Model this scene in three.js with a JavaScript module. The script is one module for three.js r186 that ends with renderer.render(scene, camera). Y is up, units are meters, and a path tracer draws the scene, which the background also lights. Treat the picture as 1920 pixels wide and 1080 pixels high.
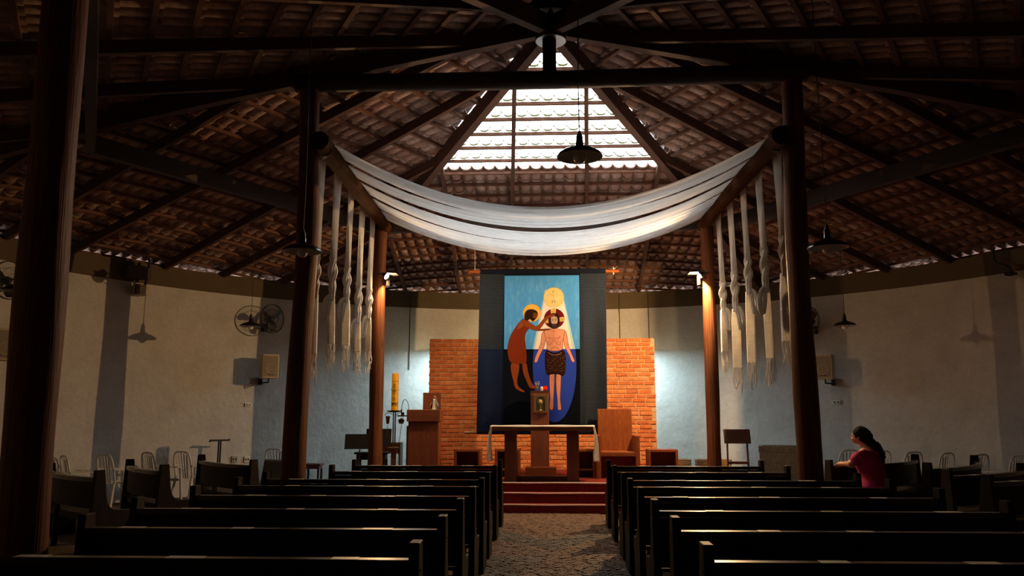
import * as THREE from 'three';
import { RoundedBoxGeometry } from 'three/addons/geometries/RoundedBoxGeometry.js';
import { mergeGeometries, mergeVertices } from 'three/addons/utils/BufferGeometryUtils.js';
import { MarchingCubes } from 'three/addons/objects/MarchingCubes.js';
import { RectAreaLightUniformsLib } from 'three/addons/lights/RectAreaLightUniformsLib.js';

// ---------------------------------------------------------------- camera, sky, exposure
const scene = new THREE.Scene();
const renderer = new THREE.WebGLRenderer({ antialias: true });
renderer.toneMapping = THREE.LinearToneMapping;
renderer.toneMappingExposure = 1.0;
renderer.shadowMap.enabled = true;
RectAreaLightUniformsLib.init();

const camera = new THREE.PerspectiveCamera(39.769, 16 / 9, 0.05, 200);
camera.position.set(-0.096, 1.55, 9.64);
camera.rotation.order = 'YXZ';
camera.rotation.set(THREE.MathUtils.degToRad(9.132), THREE.MathUtils.degToRad(2.4), 0);
scene.background = new THREE.Color().setRGB(10.4, 11.0, 11.9);      // bright overcast sky above the skylight

const FLOOD_LEFT = 19, FLOOD_RIGHT = 70;                          // candela of the two warm floodlights
const TUBE_POWER = 88;                                             // radiance of the cold tubes behind the brick wall

// ---------------------------------------------------------------- helpers
let seed = 20240611;
const rnd = () => { seed = (seed * 1664525 + 1013904223) % 4294967296; return seed / 4294967296; };
const rr = (a, b) => a + (b - a) * rnd();
const hash = (x, y) => { const s = Math.sin(x * 127.1 + y * 311.7) * 43758.5453; return s - Math.floor(s); };
const sm = (a, b, x) => { const t = Math.min(1, Math.max(0, (x - a) / (b - a))); return t * t * (3 - 2 * t); };
const V = (x, y, z) => new THREE.Vector3(x, y, z);
const lerp = (a, b, t) => a + (b - a) * t;
function vnoise(x, y, px, py) {                                   // tiling value noise
  const xi = Math.floor(x), yi = Math.floor(y), fx = x - xi, fy = y - yi;
  const w = (v, p) => ((v % p) + p) % p;
  const a = hash(w(xi, px), w(yi, py)), b = hash(w(xi + 1, px), w(yi, py)), c = hash(w(xi, px), w(yi + 1, py)), d = hash(w(xi + 1, px), w(yi + 1, py));
  const u = fx * fx * (3 - 2 * fx), v = fy * fy * (3 - 2 * fy);
  return lerp(lerp(a, b, u), lerp(c, d, u), v);
}
function fbm(u, v, fx, fy, oct = 4) {
  let s = 0, a = 0.5, t = 0;
  for (let o = 0; o < oct; o++) { s += a * vnoise(u * fx + o * 7, v * fy + o * 3, fx, fy); t += a; a *= 0.55; fx *= 2; fy *= 2; }
  return s / t;
}
function dataTex(w, h, fn, srgb = true, sx = 1, sy = 1) {
  const d = new Uint8Array(w * h * 4);
  for (let y = 0; y < h; y++) for (let x = 0; x < w; x++) {
    const c = fn(x / w, y / h), i = (y * w + x) * 4;
    for (let k = 0; k < 3; k++) d[i + k] = Math.max(0, Math.min(255, 255 * (c.length ? c[k] : c)));
    d[i + 3] = 255;
  }
  const t = new THREE.DataTexture(d, w, h);
  t.wrapS = t.wrapT = THREE.RepeatWrapping; t.magFilter = THREE.LinearFilter; t.minFilter = THREE.LinearMipmapLinearFilter; t.generateMipmaps = true;
  if (srgb) t.colorSpace = THREE.SRGBColorSpace;
  t.repeat.set(1 / sx, 1 / sy); t.needsUpdate = true;
  return t;
}
const lin = (r, g, b) => new THREE.Color().setRGB(r, g, b);
function mat(color, o = {}) { return 'specularIntensity' in o ? new THREE.MeshPhysicalMaterial({ color, roughness: 0.7, ...o }) : new THREE.MeshStandardMaterial({ color, roughness: 0.7, ...o }); }

// geometry -------------------------------------------------------
function clean(g) {
  g = g.index ? g.toNonIndexed() : g;
  for (const k of Object.keys(g.attributes)) if (!['position', 'normal', 'uv'].includes(k)) g.deleteAttribute(k);
  if (!g.attributes.uv) g.setAttribute('uv', new THREE.BufferAttribute(new Float32Array(g.attributes.position.count * 2), 2));
  g.clearGroups();
  return g;
}
const merge = (list) => mergeGeometries(list.map(clean), false);
function uvMetres(g, axis) {                                      // uv in metres; u runs along the grain axis
  g = clean(g);
  const p = g.attributes.position, n = g.attributes.normal, uv = g.attributes.uv;
  for (let i = 0; i < p.count; i++) {
    const a = [Math.abs(n.getX(i)), Math.abs(n.getY(i)), Math.abs(n.getZ(i))], c = [p.getX(i), p.getY(i), p.getZ(i)];
    const m = a[0] > a[1] && a[0] > a[2] ? 0 : a[1] > a[2] ? 1 : 2;
    let o = [0, 1, 2].filter((k) => k !== m);
    if (o[1] === axis) o = [o[1], o[0]];
    uv.setXY(i, c[o[0]] + 0.37 * m, c[o[1]] + 0.11 * m);
  }
  return g;
}
function bx(w, h, d, x = 0, y = 0, z = 0, r = 0, grain) {         // box centred at x, z and standing on y
  const g = r ? new RoundedBoxGeometry(w, h, d, 1, Math.min(r, w / 2.01, h / 2.01, d / 2.01)) : new THREE.BoxGeometry(w, h, d);
  const ax = grain ?? (w >= h && w >= d ? 0 : h >= d ? 1 : 2);
  const q = uvMetres(g, ax); q.translate(x, y + h / 2, z);
  return q;
}
function tube(pts, r, seg = 24, rad = 8, closed = false) {
  const c = new THREE.CatmullRomCurve3(pts.map((p) => (p.isVector3 ? p : V(...p))), closed);
  return clean(new THREE.TubeGeometry(c, seg, r, rad, closed));
}
function rod(a, b, r0, r1 = r0, seg = 10) {                       // straight round bar from a to b
  a = V(...a); b = V(...b);
  const L = a.distanceTo(b), g = new THREE.CylinderGeometry(r1, r0, L, seg, 1);
  const uv = g.attributes.uv; for (let i = 0; i < uv.count; i++) { const u = uv.getX(i), v = uv.getY(i); uv.setXY(i, v * L, u * 0.5); }
  g.translate(0, L / 2, 0);
  g.applyQuaternion(new THREE.Quaternion().setFromUnitVectors(V(0, 1, 0), b.clone().sub(a).normalize()));
  g.translate(a.x, a.y, a.z);
  return clean(g);
}
const lathe = (pts, seg = 24) => clean(new THREE.LatheGeometry(pts.map((p) => new THREE.Vector2(p[0], p[1])), seg));
function sweepBox(pts, w, h) {                                    // box bar along a polyline, its top on the points
  const pos = [], uv = [], n = pts.length, ring = [];
  let len = 0;
  for (let i = 0; i < n; i++) {
    const a = pts[Math.max(0, i - 1)], b = pts[Math.min(n - 1, i + 1)], t = b.clone().sub(a).normalize();
    const s = V(0, 1, 0).cross(t).normalize(), u = t.clone().cross(s).normalize();
    if (i) len += pts[i].distanceTo(pts[i - 1]);
    ring.push([[-1, 0], [1, 0], [1, -1], [-1, -1]].map(([x, y]) => pts[i].clone().addScaledVector(s, x * w / 2).addScaledVector(u, y * h)).concat(len));
  }
  const quad = (a, b, c, d, ua, ub) => { for (const [p, q] of [[a, ua[0]], [b, ua[1]], [c, ub[1]], [a, ua[0]], [c, ub[1]], [d, ub[0]]]) { pos.push(p.x, p.y, p.z); uv.push(...q); } };
  for (let i = 0; i + 1 < n; i++) for (let k = 0; k < 4; k++) {
    const k2 = (k + 1) % 4, A = ring[i], B = ring[i + 1], o = k * 0.23, wd = k % 2 ? h : w;
    quad(A[k], A[k2], B[k2], B[k], [[A[4], o], [A[4], o + wd]], [[B[4], o], [B[4], o + wd]]);
  }
  const cap = (r, f) => { const q = f ? [r[3], r[2], r[1], r[0]] : [r[0], r[1], r[2], r[3]]; quad(q[3], q[2], q[1], q[0], [[0, 0], [w, 0]], [[0, h], [w, h]]); };
  cap(ring[0], false); cap(ring[n - 1], true);
  const g = new THREE.BufferGeometry();
  g.setAttribute('position', new THREE.Float32BufferAttribute(pos, 3)); g.setAttribute('uv', new THREE.Float32BufferAttribute(uv, 2));
  g.computeVertexNormals();
  return g;
}
function grid(fn, nu, nv, uvs = [1, 1]) {                         // surface fn(u, v) -> [x, y, z], smooth normals
  const pos = [], uv = [], idx = [];
  for (let j = 0; j <= nv; j++) for (let i = 0; i <= nu; i++) { pos.push(...fn(i / nu, j / nv)); uv.push(i / nu * uvs[0], j / nv * uvs[1]); }
  for (let j = 0; j < nv; j++) for (let i = 0; i < nu; i++) { const a = j * (nu + 1) + i, b = a + 1, c = a + nu + 1, d = c + 1; idx.push(a, b, d, a, d, c); }
  const g = new THREE.BufferGeometry();
  g.setAttribute('position', new THREE.Float32BufferAttribute(pos, 3)); g.setAttribute('uv', new THREE.Float32BufferAttribute(uv, 2)); g.setIndex(idx);
  g.computeVertexNormals();
  return g;
}
function arcBox(r0, r1, y0, y1, a0, a1, n = 16) {                 // bar bent round the origin: a in radians from +x towards +z
  const P = (r, y, a) => V(r * Math.cos(a), y, r * Math.sin(a)), pos = [], uv = [], rm = (r0 + r1) / 2;
  const q = (a, b, c, d, ua) => { for (const [p, t] of [[a, ua[0]], [b, ua[1]], [c, ua[2]], [a, ua[0]], [c, ua[2]], [d, ua[3]]]) { pos.push(p.x, p.y, p.z); uv.push(...t); } };
  for (let i = 0; i < n; i++) {
    const s = lerp(a0, a1, i / n), e = lerp(a0, a1, (i + 1) / n), us = s * rm, ue = e * rm, U = (v0, v1) => [[us, v0], [us, v1], [ue, v1], [ue, v0]];
    q(P(r0, y1, s), P(r1, y1, s), P(r1, y1, e), P(r0, y1, e), U(0, r1 - r0).map((t) => t));
    q(P(r1, y0, s), P(r0, y0, s), P(r0, y0, e), P(r1, y0, e), U(0, r1 - r0));
    q(P(r1, y1, s), P(r1, y0, s), P(r1, y0, e), P(r1, y1, e), U(y1, y0));
    q(P(r0, y0, s), P(r0, y1, s), P(r0, y1, e), P(r0, y0, e), U(y0, y1));
  }
  const c = (a, f) => { const k = [P(r0, y0, a), P(r1, y0, a), P(r1, y1, a), P(r0, y1, a)]; if (f) k.reverse(); q(...k, [[0, 0], [1, 0], [1, 1], [0, 1]]); };
  c(a0, true); c(a1, false);
  const g = new THREE.BufferGeometry();
  g.setAttribute('position', new THREE.Float32BufferAttribute(pos, 3)); g.setAttribute('uv', new THREE.Float32BufferAttribute(uv, 2));
  const outward = a1 > a0; if (!outward) { /* order of corners flips with the sense of the arc */
    const p = g.attributes.position.array; for (let i = 0; i < p.length; i += 9) for (let k = 0; k < 3; k++) { const t = p[i + k]; p[i + k] = p[i + 3 + k]; p[i + 3 + k] = t; }
  }
  g.computeVertexNormals();
  return g;
}

// objects --------------------------------------------------------
const taken = new Map();
function numbered(name) { const n = taken.get(name) ?? 0; taken.set(name, n + 1); return n ? name + '_' + String(n).padStart(3, '0') : name; }
function tag(o, label, category, group) { o.userData.label = label; o.userData.category = category; if (group) o.userData.group = group; return o; }
function mesh(name, g, m, parent) {
  const o = new THREE.Mesh(g, m); o.name = parent ? name : numbered(name); o.castShadow = o.receiveShadow = true; (parent ?? scene).add(o); return o;
}
function thing(name, label, category, [x, y, z] = [0, 0, 0], turn = 0, group) {
  const o = new THREE.Group(); o.name = numbered(name); o.position.set(x, y, z); o.rotation.y = turn; scene.add(o); return tag(o, label, category, group);
}
function one(name, g, m, label, category, group) { return tag(mesh(name, g, m), label, category, group); }
function struct(name, g, m, label) { const o = g ? mesh(name, g, m) : (() => { const q = new THREE.Group(); q.name = numbered(name); scene.add(q); return q; })(); o.userData.kind = 'structure'; if (label) o.userData.label = label; return o; }
function stuff(o, label) { o.userData.kind = 'stuff'; if (label) o.userData.label = label; return o; }
function copy(src, label, pos, turn) {
  const o = src.clone(); o.name = numbered(src.name.replace(/_\d{3}$/, '')); o.userData = { ...src.userData, label }; scene.add(o);
  if (pos) o.position.set(...pos); if (turn !== undefined) o.rotation.y = turn;
  return o;
}

// ---------------------------------------------------------------- textures and materials
const woodTex = dataTex(512, 256, (u, v) => {
  const w = fbm(u, v, 3, 10, 3), st = fbm(u, v, 4, 64, 3), f = fbm(u, v, 16, 128, 2);
  const k = 0.78 + 0.07 * Math.sin((v * 12 + w * 5) * 6.283) + 0.36 * (st - 0.5) + 0.2 * (f - 0.5);
  return [k + 0.1, k + 0.06, k + 0.02];
}, true, 1.3, 0.4);
const plasterTex = dataTex(512, 512, (u, v) => { const k = 0.9 + 0.12 * (fbm(u, v, 5, 5, 4) - 0.5) + 0.06 * (fbm(u, v, 40, 60, 2) - 0.5); return [k, k * 0.998, k * 0.99]; }, true, 2.2, 2.2);
const plasterBump = dataTex(512, 512, (u, v) => 0.5 + 0.75 * (fbm(u, v, 7, 11, 4) - 0.5) + 0.35 * (fbm(u, v, 34, 26, 3) - 0.5), false, 2.2, 2.2);
const clayTex = dataTex(256, 256, (u, v) => { const a = fbm(u, v, 4, 4, 4), b = fbm(u, v, 26, 26, 2), k = 0.84 + 0.42 * (a - 0.5) + 0.22 * (b - 0.5), l = sm(0.55, 0.75, fbm(u, v, 6, 9, 3)); return [k * 1.05, k * lerp(0.92, 0.97, l), k * lerp(0.86, 0.9, l)]; }, true, 0.9, 0.9);
const brickTex = dataTex(256, 256, (u, v) => { const a = fbm(u, v, 6, 12, 4), b = fbm(u, v, 40, 40, 2), k = 0.92 + 0.36 * (a - 0.5) + 0.22 * (b - 0.5); return [k * 1.08, k, k * 0.92]; }, true, 0.6, 0.6);
const barkTex = dataTex(512, 256, (u, v) => { const a = fbm(u, v, 3, 24, 4), b = fbm(u, v, 9, 70, 3), kn = sm(0.72, 0.85, fbm(u, v, 5, 6, 2)), k = 0.8 + 0.4 * (a - 0.5) + 0.24 * (b - 0.5) - 0.25 * kn; return [k, k * 0.95, k * 0.9]; }, true, 2.0, 0.5);
const barkBump = dataTex(512, 256, (u, v) => 0.5 + 0.8 * (fbm(u, v, 3, 24, 4) - 0.5) + 0.3 * (fbm(u, v, 8, 60, 2) - 0.5), false, 2.0, 0.5);
const weaveTex = dataTex(256, 256, (u, v) => { const k = 0.95 + 0.1 * (fbm(u, v, 3, 90, 2) - 0.5) + 0.05 * (fbm(u, v, 80, 6, 2) - 0.5); return [k, k, k]; }, true, 1, 1);
const carpetTex = dataTex(256, 256, (u, v) => { const k = 0.82 + 0.4 * (fbm(u, v, 60, 60, 2) - 0.5) + 0.3 * (fbm(u, v, 5, 5, 3) - 0.5); return [k, k, k]; }, true, 0.6, 0.6);
const stoneTex = dataTex(256, 256, (u, v) => { const k = 0.85 + 0.4 * (fbm(u, v, 12, 12, 4) - 0.5); return [k, k * 0.98, k * 0.95]; }, true, 0.25, 0.25);

const M = {
  plaster: mat(lin(0.66, 0.648, 0.62), { map: plasterTex, bumpMap: plasterBump, bumpScale: 0.018, roughness: 0.92 }),
  ringBeam: mat(lin(0.13, 0.095, 0.05), { map: plasterTex, bumpMap: plasterBump, bumpScale: 0.006, roughness: 0.9 }),
  rafter: mat(lin(0.115, 0.046, 0.026), { map: woodTex, roughness: 0.75 }),
  batten: mat(lin(0.16, 0.065, 0.036), { map: woodTex, roughness: 0.8 }),
  darkBeam: mat(lin(0.05, 0.025, 0.016), { map: woodTex, roughness: 0.7 }),
  post: mat(lin(0.22, 0.082, 0.033), { map: barkTex, bumpMap: barkBump, bumpScale: 0.005, roughness: 0.6, specularIntensity: 0.5 }),
  log: mat(lin(0.11, 0.05, 0.022), { map: barkTex, bumpMap: barkBump, bumpScale: 0.015, roughness: 0.95, specularIntensity: 0.08 }),
  pew: mat(lin(0.014, 0.009, 0.007), { map: woodTex, roughness: 0.55, specularIntensity: 0.35 }),
  pewTrim: mat(lin(0.022, 0.013, 0.009), { map: woodTex, roughness: 0.24 }),
  paper: mat(lin(0.55, 0.55, 0.53), { roughness: 0.35 }),
  altarWood: mat(lin(0.2, 0.06, 0.025), { map: woodTex, roughness: 0.5 }),
  darkWood: mat(lin(0.075, 0.028, 0.016), { map: woodTex, roughness: 0.45 }),
  chairWood: mat(lin(0.34, 0.1, 0.024), { map: woodTex, roughness: 0.45 }),
  stoolWood: mat(lin(0.27, 0.075, 0.024), { map: woodTex, roughness: 0.5 }),
  paleWood: mat(lin(0.36, 0.25, 0.15), { map: woodTex, roughness: 0.6 }),
  carpet: mat(lin(0.27, 0.013, 0.009), { map: carpetTex, roughness: 0.95 }),
  carpetEdge: mat(lin(0.55, 0.5, 0.46), { roughness: 0.7 }),
  cloth: new THREE.MeshPhysicalMaterial({ color: lin(0.94, 0.94, 0.94), map: weaveTex, roughness: 0.9, transmission: 0.48, thickness: 0, side: THREE.DoubleSide }),
  tailCloth: new THREE.MeshPhysicalMaterial({ color: lin(0.95, 0.945, 0.93), map: weaveTex, roughness: 0.95, transmission: 0.22, thickness: 0, side: THREE.DoubleSide }),
  knot: mat(lin(0.88, 0.875, 0.86), { map: weaveTex, roughness: 0.95 }),
  altarCloth: new THREE.MeshPhysicalMaterial({ color: lin(0.84, 0.82, 0.8), map: weaveTex, roughness: 0.9, transmission: 0.3, thickness: 0, side: THREE.DoubleSide }),
  black: mat(lin(0.012, 0.012, 0.013), { roughness: 0.5 }),
  blackGloss: mat(lin(0.012, 0.013, 0.015), { roughness: 0.18 }),
  enamelInside: mat(lin(0.5, 0.5, 0.5), { roughness: 0.35, side: THREE.DoubleSide }),
  bulb: mat(lin(0.75, 0.73, 0.7), { roughness: 0.12 }),
  steel: mat(lin(0.35, 0.35, 0.36), { metalness: 0.9, roughness: 0.35 }),
  brass: mat(lin(0.55, 0.38, 0.14), { metalness: 0.85, roughness: 0.4 }),
  bronze: mat(lin(0.2, 0.12, 0.05), { metalness: 0.8, roughness: 0.5 }),
  plastic: mat(lin(0.62, 0.61, 0.57), { roughness: 0.32 }),
  beige: mat(lin(0.46, 0.38, 0.27), { roughness: 0.6 }),
  beigeGrille: mat(lin(0.25, 0.21, 0.15), { roughness: 0.85 }),
  greyStone: mat(lin(0.3, 0.29, 0.255), { map: stoneTex, roughness: 0.8 }),
  wicker: mat(lin(0.34, 0.2, 0.09), { map: weaveTex, roughness: 0.8 }),
  navy: mat(lin(0.006, 0.009, 0.02), { roughness: 0.9, specularIntensity: 0.1 }),
  skin: mat(lin(0.42, 0.2, 0.125), { roughness: 0.55 }),
  magenta: mat(lin(0.34, 0.007, 0.1), { roughness: 0.85 }),
  trousers: mat(lin(0.02, 0.022, 0.035), { roughness: 0.9 }),
  hair: mat(lin(0.007, 0.006, 0.005), { roughness: 0.85, specularIntensity: 0.3 }),
  wax: mat(lin(0.78, 0.42, 0.03), { roughness: 0.45 }),
  mortar: mat(lin(0.68, 0.52, 0.36), { map: brickTex, roughness: 0.95 }),
  grass: mat(lin(0.34, 0.33, 0.31), { roughness: 1 }),
};
const clayMats = [[0.44, 0.375, 0.35], [0.38, 0.3, 0.27], [0.48, 0.42, 0.4], [0.41, 0.35, 0.33], [0.42, 0.315, 0.27]].map((c) => mat(lin(...c), { map: clayTex, roughness: 0.9 }));
const mossTex = dataTex(128, 256, (u, v) => {                     // clear tile with moss and dirt caught at its upper end and along its seams
  const e = v + 0.12 * (fbm(u, v, 9, 12, 3) - 0.5), m = sm(0.15, 0.11, e), sp = sm(0.7, 0.78, fbm(u, v, 14, 20, 3)) * 0.5, k = Math.max(m, sp * sm(0.5, 0.2, v));
  return [lerp(0.94, 0.2, k), lerp(0.94, 0.19, k), lerp(0.92, 0.11, k)];
}, true, 0.31, 0.475);
const glassTile = new THREE.MeshPhysicalMaterial({ color: lin(0.95, 0.95, 0.93), map: mossTex, roughness: 0.5, transmission: 1, thickness: 0, side: THREE.DoubleSide });
const brickMats = [[0.78, 0.29, 0.115], [0.72, 0.24, 0.09], [0.82, 0.335, 0.14], [0.66, 0.235, 0.105], [0.76, 0.36, 0.19]].map((c) => mat(lin(...c), { map: brickTex, roughness: 0.9 }));

// ---------------------------------------------------------------- the setting: ground, floor, walls
const D = Math.PI / 180, RW = 9.28, H0 = 6.62, SLOPE = (6.62 - 4.52) / RW, T30 = Math.tan(30 * D);
function roofY(x, z) {                                            // top of the rafters: six facets near the hub, easing into a cone at the round wall
  let hexd = 0;
  for (let k = 0; k < 6; k++) hexd = Math.max(hexd, x * Math.sin(k * 60 * D) - z * Math.cos(k * 60 * D));
  const r = Math.hypot(x, z);
  return H0 - SLOPE * (hexd + (r - hexd) * sm(3.5, 8.2, hexd));
}
const onFacet = (a, s, u) => [Math.sin(a) * s + Math.cos(a) * u, -Math.cos(a) * s + Math.sin(a) * u];
const roofPoint = (a, s, u, dy = 0) => { const [x, z] = onFacet(a, s, u); return V(x, roofY(x, z) + dy, z); };

struct('ground', (() => { const g = new THREE.CylinderGeometry(45, 45, 0.2, 48); g.translate(0, -0.16, 0); return clean(g); })(), M.grass);
const floorMat = mat(lin(0.17, 0.12, 0.09), { map: stoneTex, bumpMap: stoneTex, bumpScale: 0.006, roughness: 0.85 });
const floor = struct('floor', merge([(() => { const g = new THREE.CylinderGeometry(RW + 0.2, RW + 0.2, 0.06, 96); g.translate(0, -0.03, 0); return uvMetres(clean(g), 0); })(), bx(9.6, 0.06, 5.6, 0, -0.0605, 10.2)]), floorMat);

const A0 = -240 * D, A1 = 60 * D;                                 // the round wall, open only at the entrance behind the camera
struct('wall_round', arcBox(RW, RW + 0.25, 0, 4.06, A0, A1, 120), M.plaster, 'round white plastered wall of the church');
const ringBeam = struct('trim_1', arcBox(RW - 0.035, RW + 0.2, 4.05, 4.44, A0, A1, 120), M.ringBeam, 'brown ring beam on top of the round wall');
struct('wall_entrance', merge([bx(0.25, 4.6, 4.8, -4.75, 0, 10.35), bx(0.25, 4.6, 4.8, 4.75, 0, 10.35), bx(9.75, 4.6, 0.25, 0, 0, 12.85)]), M.ringBeam);
struct('ceiling_entrance', bx(9.75, 0.15, 4.9, 0, 4.6, 10.5), M.darkBeam);

// ---------------------------------------------------------------- the roof
const NSEG = 7;
const profile = [];
for (let i = 0; i <= NSEG; i++) { const x = lerp(-0.09, 0.088, i / NSEG), q = x / 0.089; profile.push([x, -0.066 * Math.sqrt(Math.max(0, 1 - q * q * 0.97)) + 0.012]); }
for (let i = 1; i <= 3; i++) profile.push([lerp(0.088, 0.152, i / 3), 0.004 + 0.024 * Math.sin(i / 3.4 * Math.PI)]);
function tileGeometry(L, th) {
  const pos = [], uv = [], n = profile.length;
  const at = (i, z, up) => { const [x, y] = profile[i]; return [x * (z ? 0.97 : 1.03), y + (up ? th : 0), z]; };
  const quad = (a, b, c, d) => { for (const p of [a, b, c, a, c, d]) { pos.push(...p); uv.push(p[0], p[2]); } };
  for (let i = 0; i + 1 < n; i++) {
    quad(at(i, 0), at(i + 1, 0), at(i + 1, L), at(i, L));
    if (th) { quad(at(i + 1, 0, 1), at(i, 0, 1), at(i, L, 1), at(i + 1, L, 1)); quad(at(i + 1, 0), at(i, 0), at(i, 0, 1), at(i + 1, 0, 1)); }
  }
  const g = new THREE.BufferGeometry();
  g.setAttribute('position', new THREE.Float32BufferAttribute(pos, 3)); g.setAttribute('uv', new THREE.Float32BufferAttribute(uv, 2));
  g.computeVertexNormals();
  return mergeVertices(g, 1e-4).toNonIndexed ? g : g;
}
const PITCH = 0.205, ROW = 0.4, S0 = 0.6, TL = 0.475;
const tileGeos = [0, 1, 2].map((k) => { const g = tileGeometry(TL, 0.013); const u = g.attributes.uv; for (let i = 0; i < u.count; i++) u.setXY(i, u.getX(i) + 0.31 * k, u.getY(i) + 0.47 * k); return g; });
const glassGeo = tileGeometry(TL, 0);
camera.updateMatrixWorld(true); camera.updateProjectionMatrix();
const vp = new THREE.Matrix4().multiplyMatrices(camera.projectionMatrix, camera.matrixWorldInverse.copy(camera.matrixWorld).invert());
function shownSize(p) {                                           // how large a piece at p shows; 0 outside the frame: decides which pieces are single objects
  const q = p.clone().applyMatrix4(vp); if (Math.abs(q.x) > 1.02 || Math.abs(q.y) > 1.02 || q.z > 1) return 0;
  return 1 / p.distanceTo(camera.position);
}
function tileMatrix(a, s, u) {
  const p0 = roofPoint(a, s - 0.05, u, 0.085 + rr(-0.004, 0.004)), p1 = roofPoint(a, s - 0.05 + TL, u, 0.108 + rr(-0.004, 0.004));
  const pl = roofPoint(a, s, u - 0.1), pr = roofPoint(a, s, u + 0.1);
  const z = p1.clone().sub(p0).normalize(), x = pl.sub(pr).normalize(); x.applyAxisAngle(V(0, 1, 0), rr(-0.02, 0.02));
  const y = z.clone().cross(x).normalize(); x.copy(y).cross(z).normalize();
  return new THREE.Matrix4().makeBasis(x, y, z).setPosition(p0);
}
const facets = [['back', 0, 'roof facet behind the altar with glazed tiles near the hub'], ['back_left', -60, 'tiled roof facet on the left of the skylight'], ['back_right', 60, 'tiled roof facet on the right of the skylight'],
  ['front_left', -120, 'tiled roof facet overhead on the left'], ['front_right', 120, 'tiled roof facet overhead on the right'], ['front', 180, 'roof facet behind the camera']];
for (const [side, deg, label] of facets) {
  const a = deg * D, roof = struct('roof_' + side, null, null, label), sky = deg === 0;
  // weatherproof sheet lying on the tiles, open over the glazed ones
  mesh('roofing_sheet', grid((f, t) => { const ph = lerp(-30.5, 30.5, f) * D, r0 = sky ? 3.84 / Math.cos(ph) : 0.02, r = lerp(r0, 10.4, t), x = Math.sin(a + ph) * r, z = -Math.cos(a + ph) * r; return [x, roofY(x, z) + 0.155, z]; }, 14, 24), M.darkBeam, roof);
  if (deg === 180) continue;
  const places = [];
  for (let i = 0; i < 25; i++) {
    const s = S0 + ROW * i, half = (s + 0.2) * T30, n = Math.floor((half + 0.03) / PITCH);
    for (let j = -n; j <= n; j++) {
      const u = j * PITCH - 0.03;
      if (Math.abs(u) > half + 0.02 || Math.hypot(s, u) > 10.1) continue;
      const glazed = sky && i < 8;
      const m = tileMatrix(a, s, u), p = V(0, 0, TL / 2).applyMatrix4(m);
      places.push({ m, glazed, size: shownSize(p), k: Math.floor(rnd() * 3), c: Math.floor(rnd() * clayMats.length) });
    }
  }
  places.sort((p, q) => q.glazed - p.glazed || q.size - p.size);
  const single = places.filter((p) => p.size > 0).slice(0, 295), rest = places.filter((p) => !single.includes(p));
  for (const p of single) { const o = mesh('tile', p.glazed ? glassGeo : tileGeos[p.k], p.glazed ? glassTile : clayMats[p.c], roof); o.matrix.copy(p.m); o.matrix.decompose(o.position, o.quaternion, o.scale); }
  for (let k = 0; k < 3; k++) {
    const list = rest.filter((p) => !p.glazed && p.c % 3 === k); if (!list.length) continue;
    const im = new THREE.InstancedMesh(tileGeos[k], clayMats[k], list.length); im.name = 'more_tiles'; im.castShadow = im.receiveShadow = true;
    list.forEach((p, i) => im.setMatrixAt(i, p.m)); roof.add(stuff(im));
  }
  for (let i = 0; i < 24; i++) {                                  // battens under the tile ends
    const s = S0 + ROW * i + 0.02, half = Math.min(s * T30, Math.sqrt(Math.max(0, 10.2 ** 2 - s * s))) - 0.03; if (half < 0.1) continue;
    mesh('batten', sweepBox([-1, -0.66, -0.33, 0, 0.33, 0.66, 1].map((f) => roofPoint(a, s, f * half, 0.03)), 0.055, 0.045), M.batten, roof);
  }
  for (const [u0, u1] of [[0.5, 0.95], [1.85, 2.15], [3.2, 3.4], [4.45, 4.5]]) for (const g of [-1, 1]) {      // rafters run down the slope, fanning out a little
    const start = Math.max(0.9, u0 / T30 + 0.02), end = Math.sqrt(9.95 ** 2 - u1 * u1); if (start > end - 0.4) continue;
    const pts = []; for (let k = 0; k <= 6; k++) { const f = k / 6, s = lerp(start, end, f); pts.push(roofPoint(a, s, g * lerp(u0, u1, f))); }
    mesh('rafter', sweepBox(pts, 0.065, sky ? 0.1 : 0.15), M.rafter, roof);
  }
}
for (const deg of [-30, 30, -90, 90, -150, 150]) {                // hip rafters from the hub
  const a = deg * D, pts = []; for (let k = 0; k <= 7; k++) { const r = lerp(0.12, 9.9, k / 7), x = Math.sin(a) * r, z = -Math.cos(a) * r; pts.push(V(x, roofY(x, z) + 0.02, z)); }
  struct('hip_rafter', sweepBox(pts, 0.12, 0.24), M.rafter, 'heavy hip rafter of the roof');
}
const hub = struct('roof_hub', null, null, 'round plate and king post under the top of the roof');
mesh('plate', lathe([[0, 6.31], [0.19, 6.31], [0.2, 6.32], [0.2, 6.35], [0.16, 6.55], [0, 6.56]], 32), M.steel, hub);
mesh('apex_cap', lathe([[0.42, 6.56], [0.2, 6.72], [0, 6.86], [0, 6.88], [0.22, 6.75], [0.45, 6.58]], 24), M.darkBeam, hub);
mesh('king_post', bx(0.175, 0.47, 0.175, -0.02, 5.9, 0, 0.01), M.darkBeam, hub);

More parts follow.
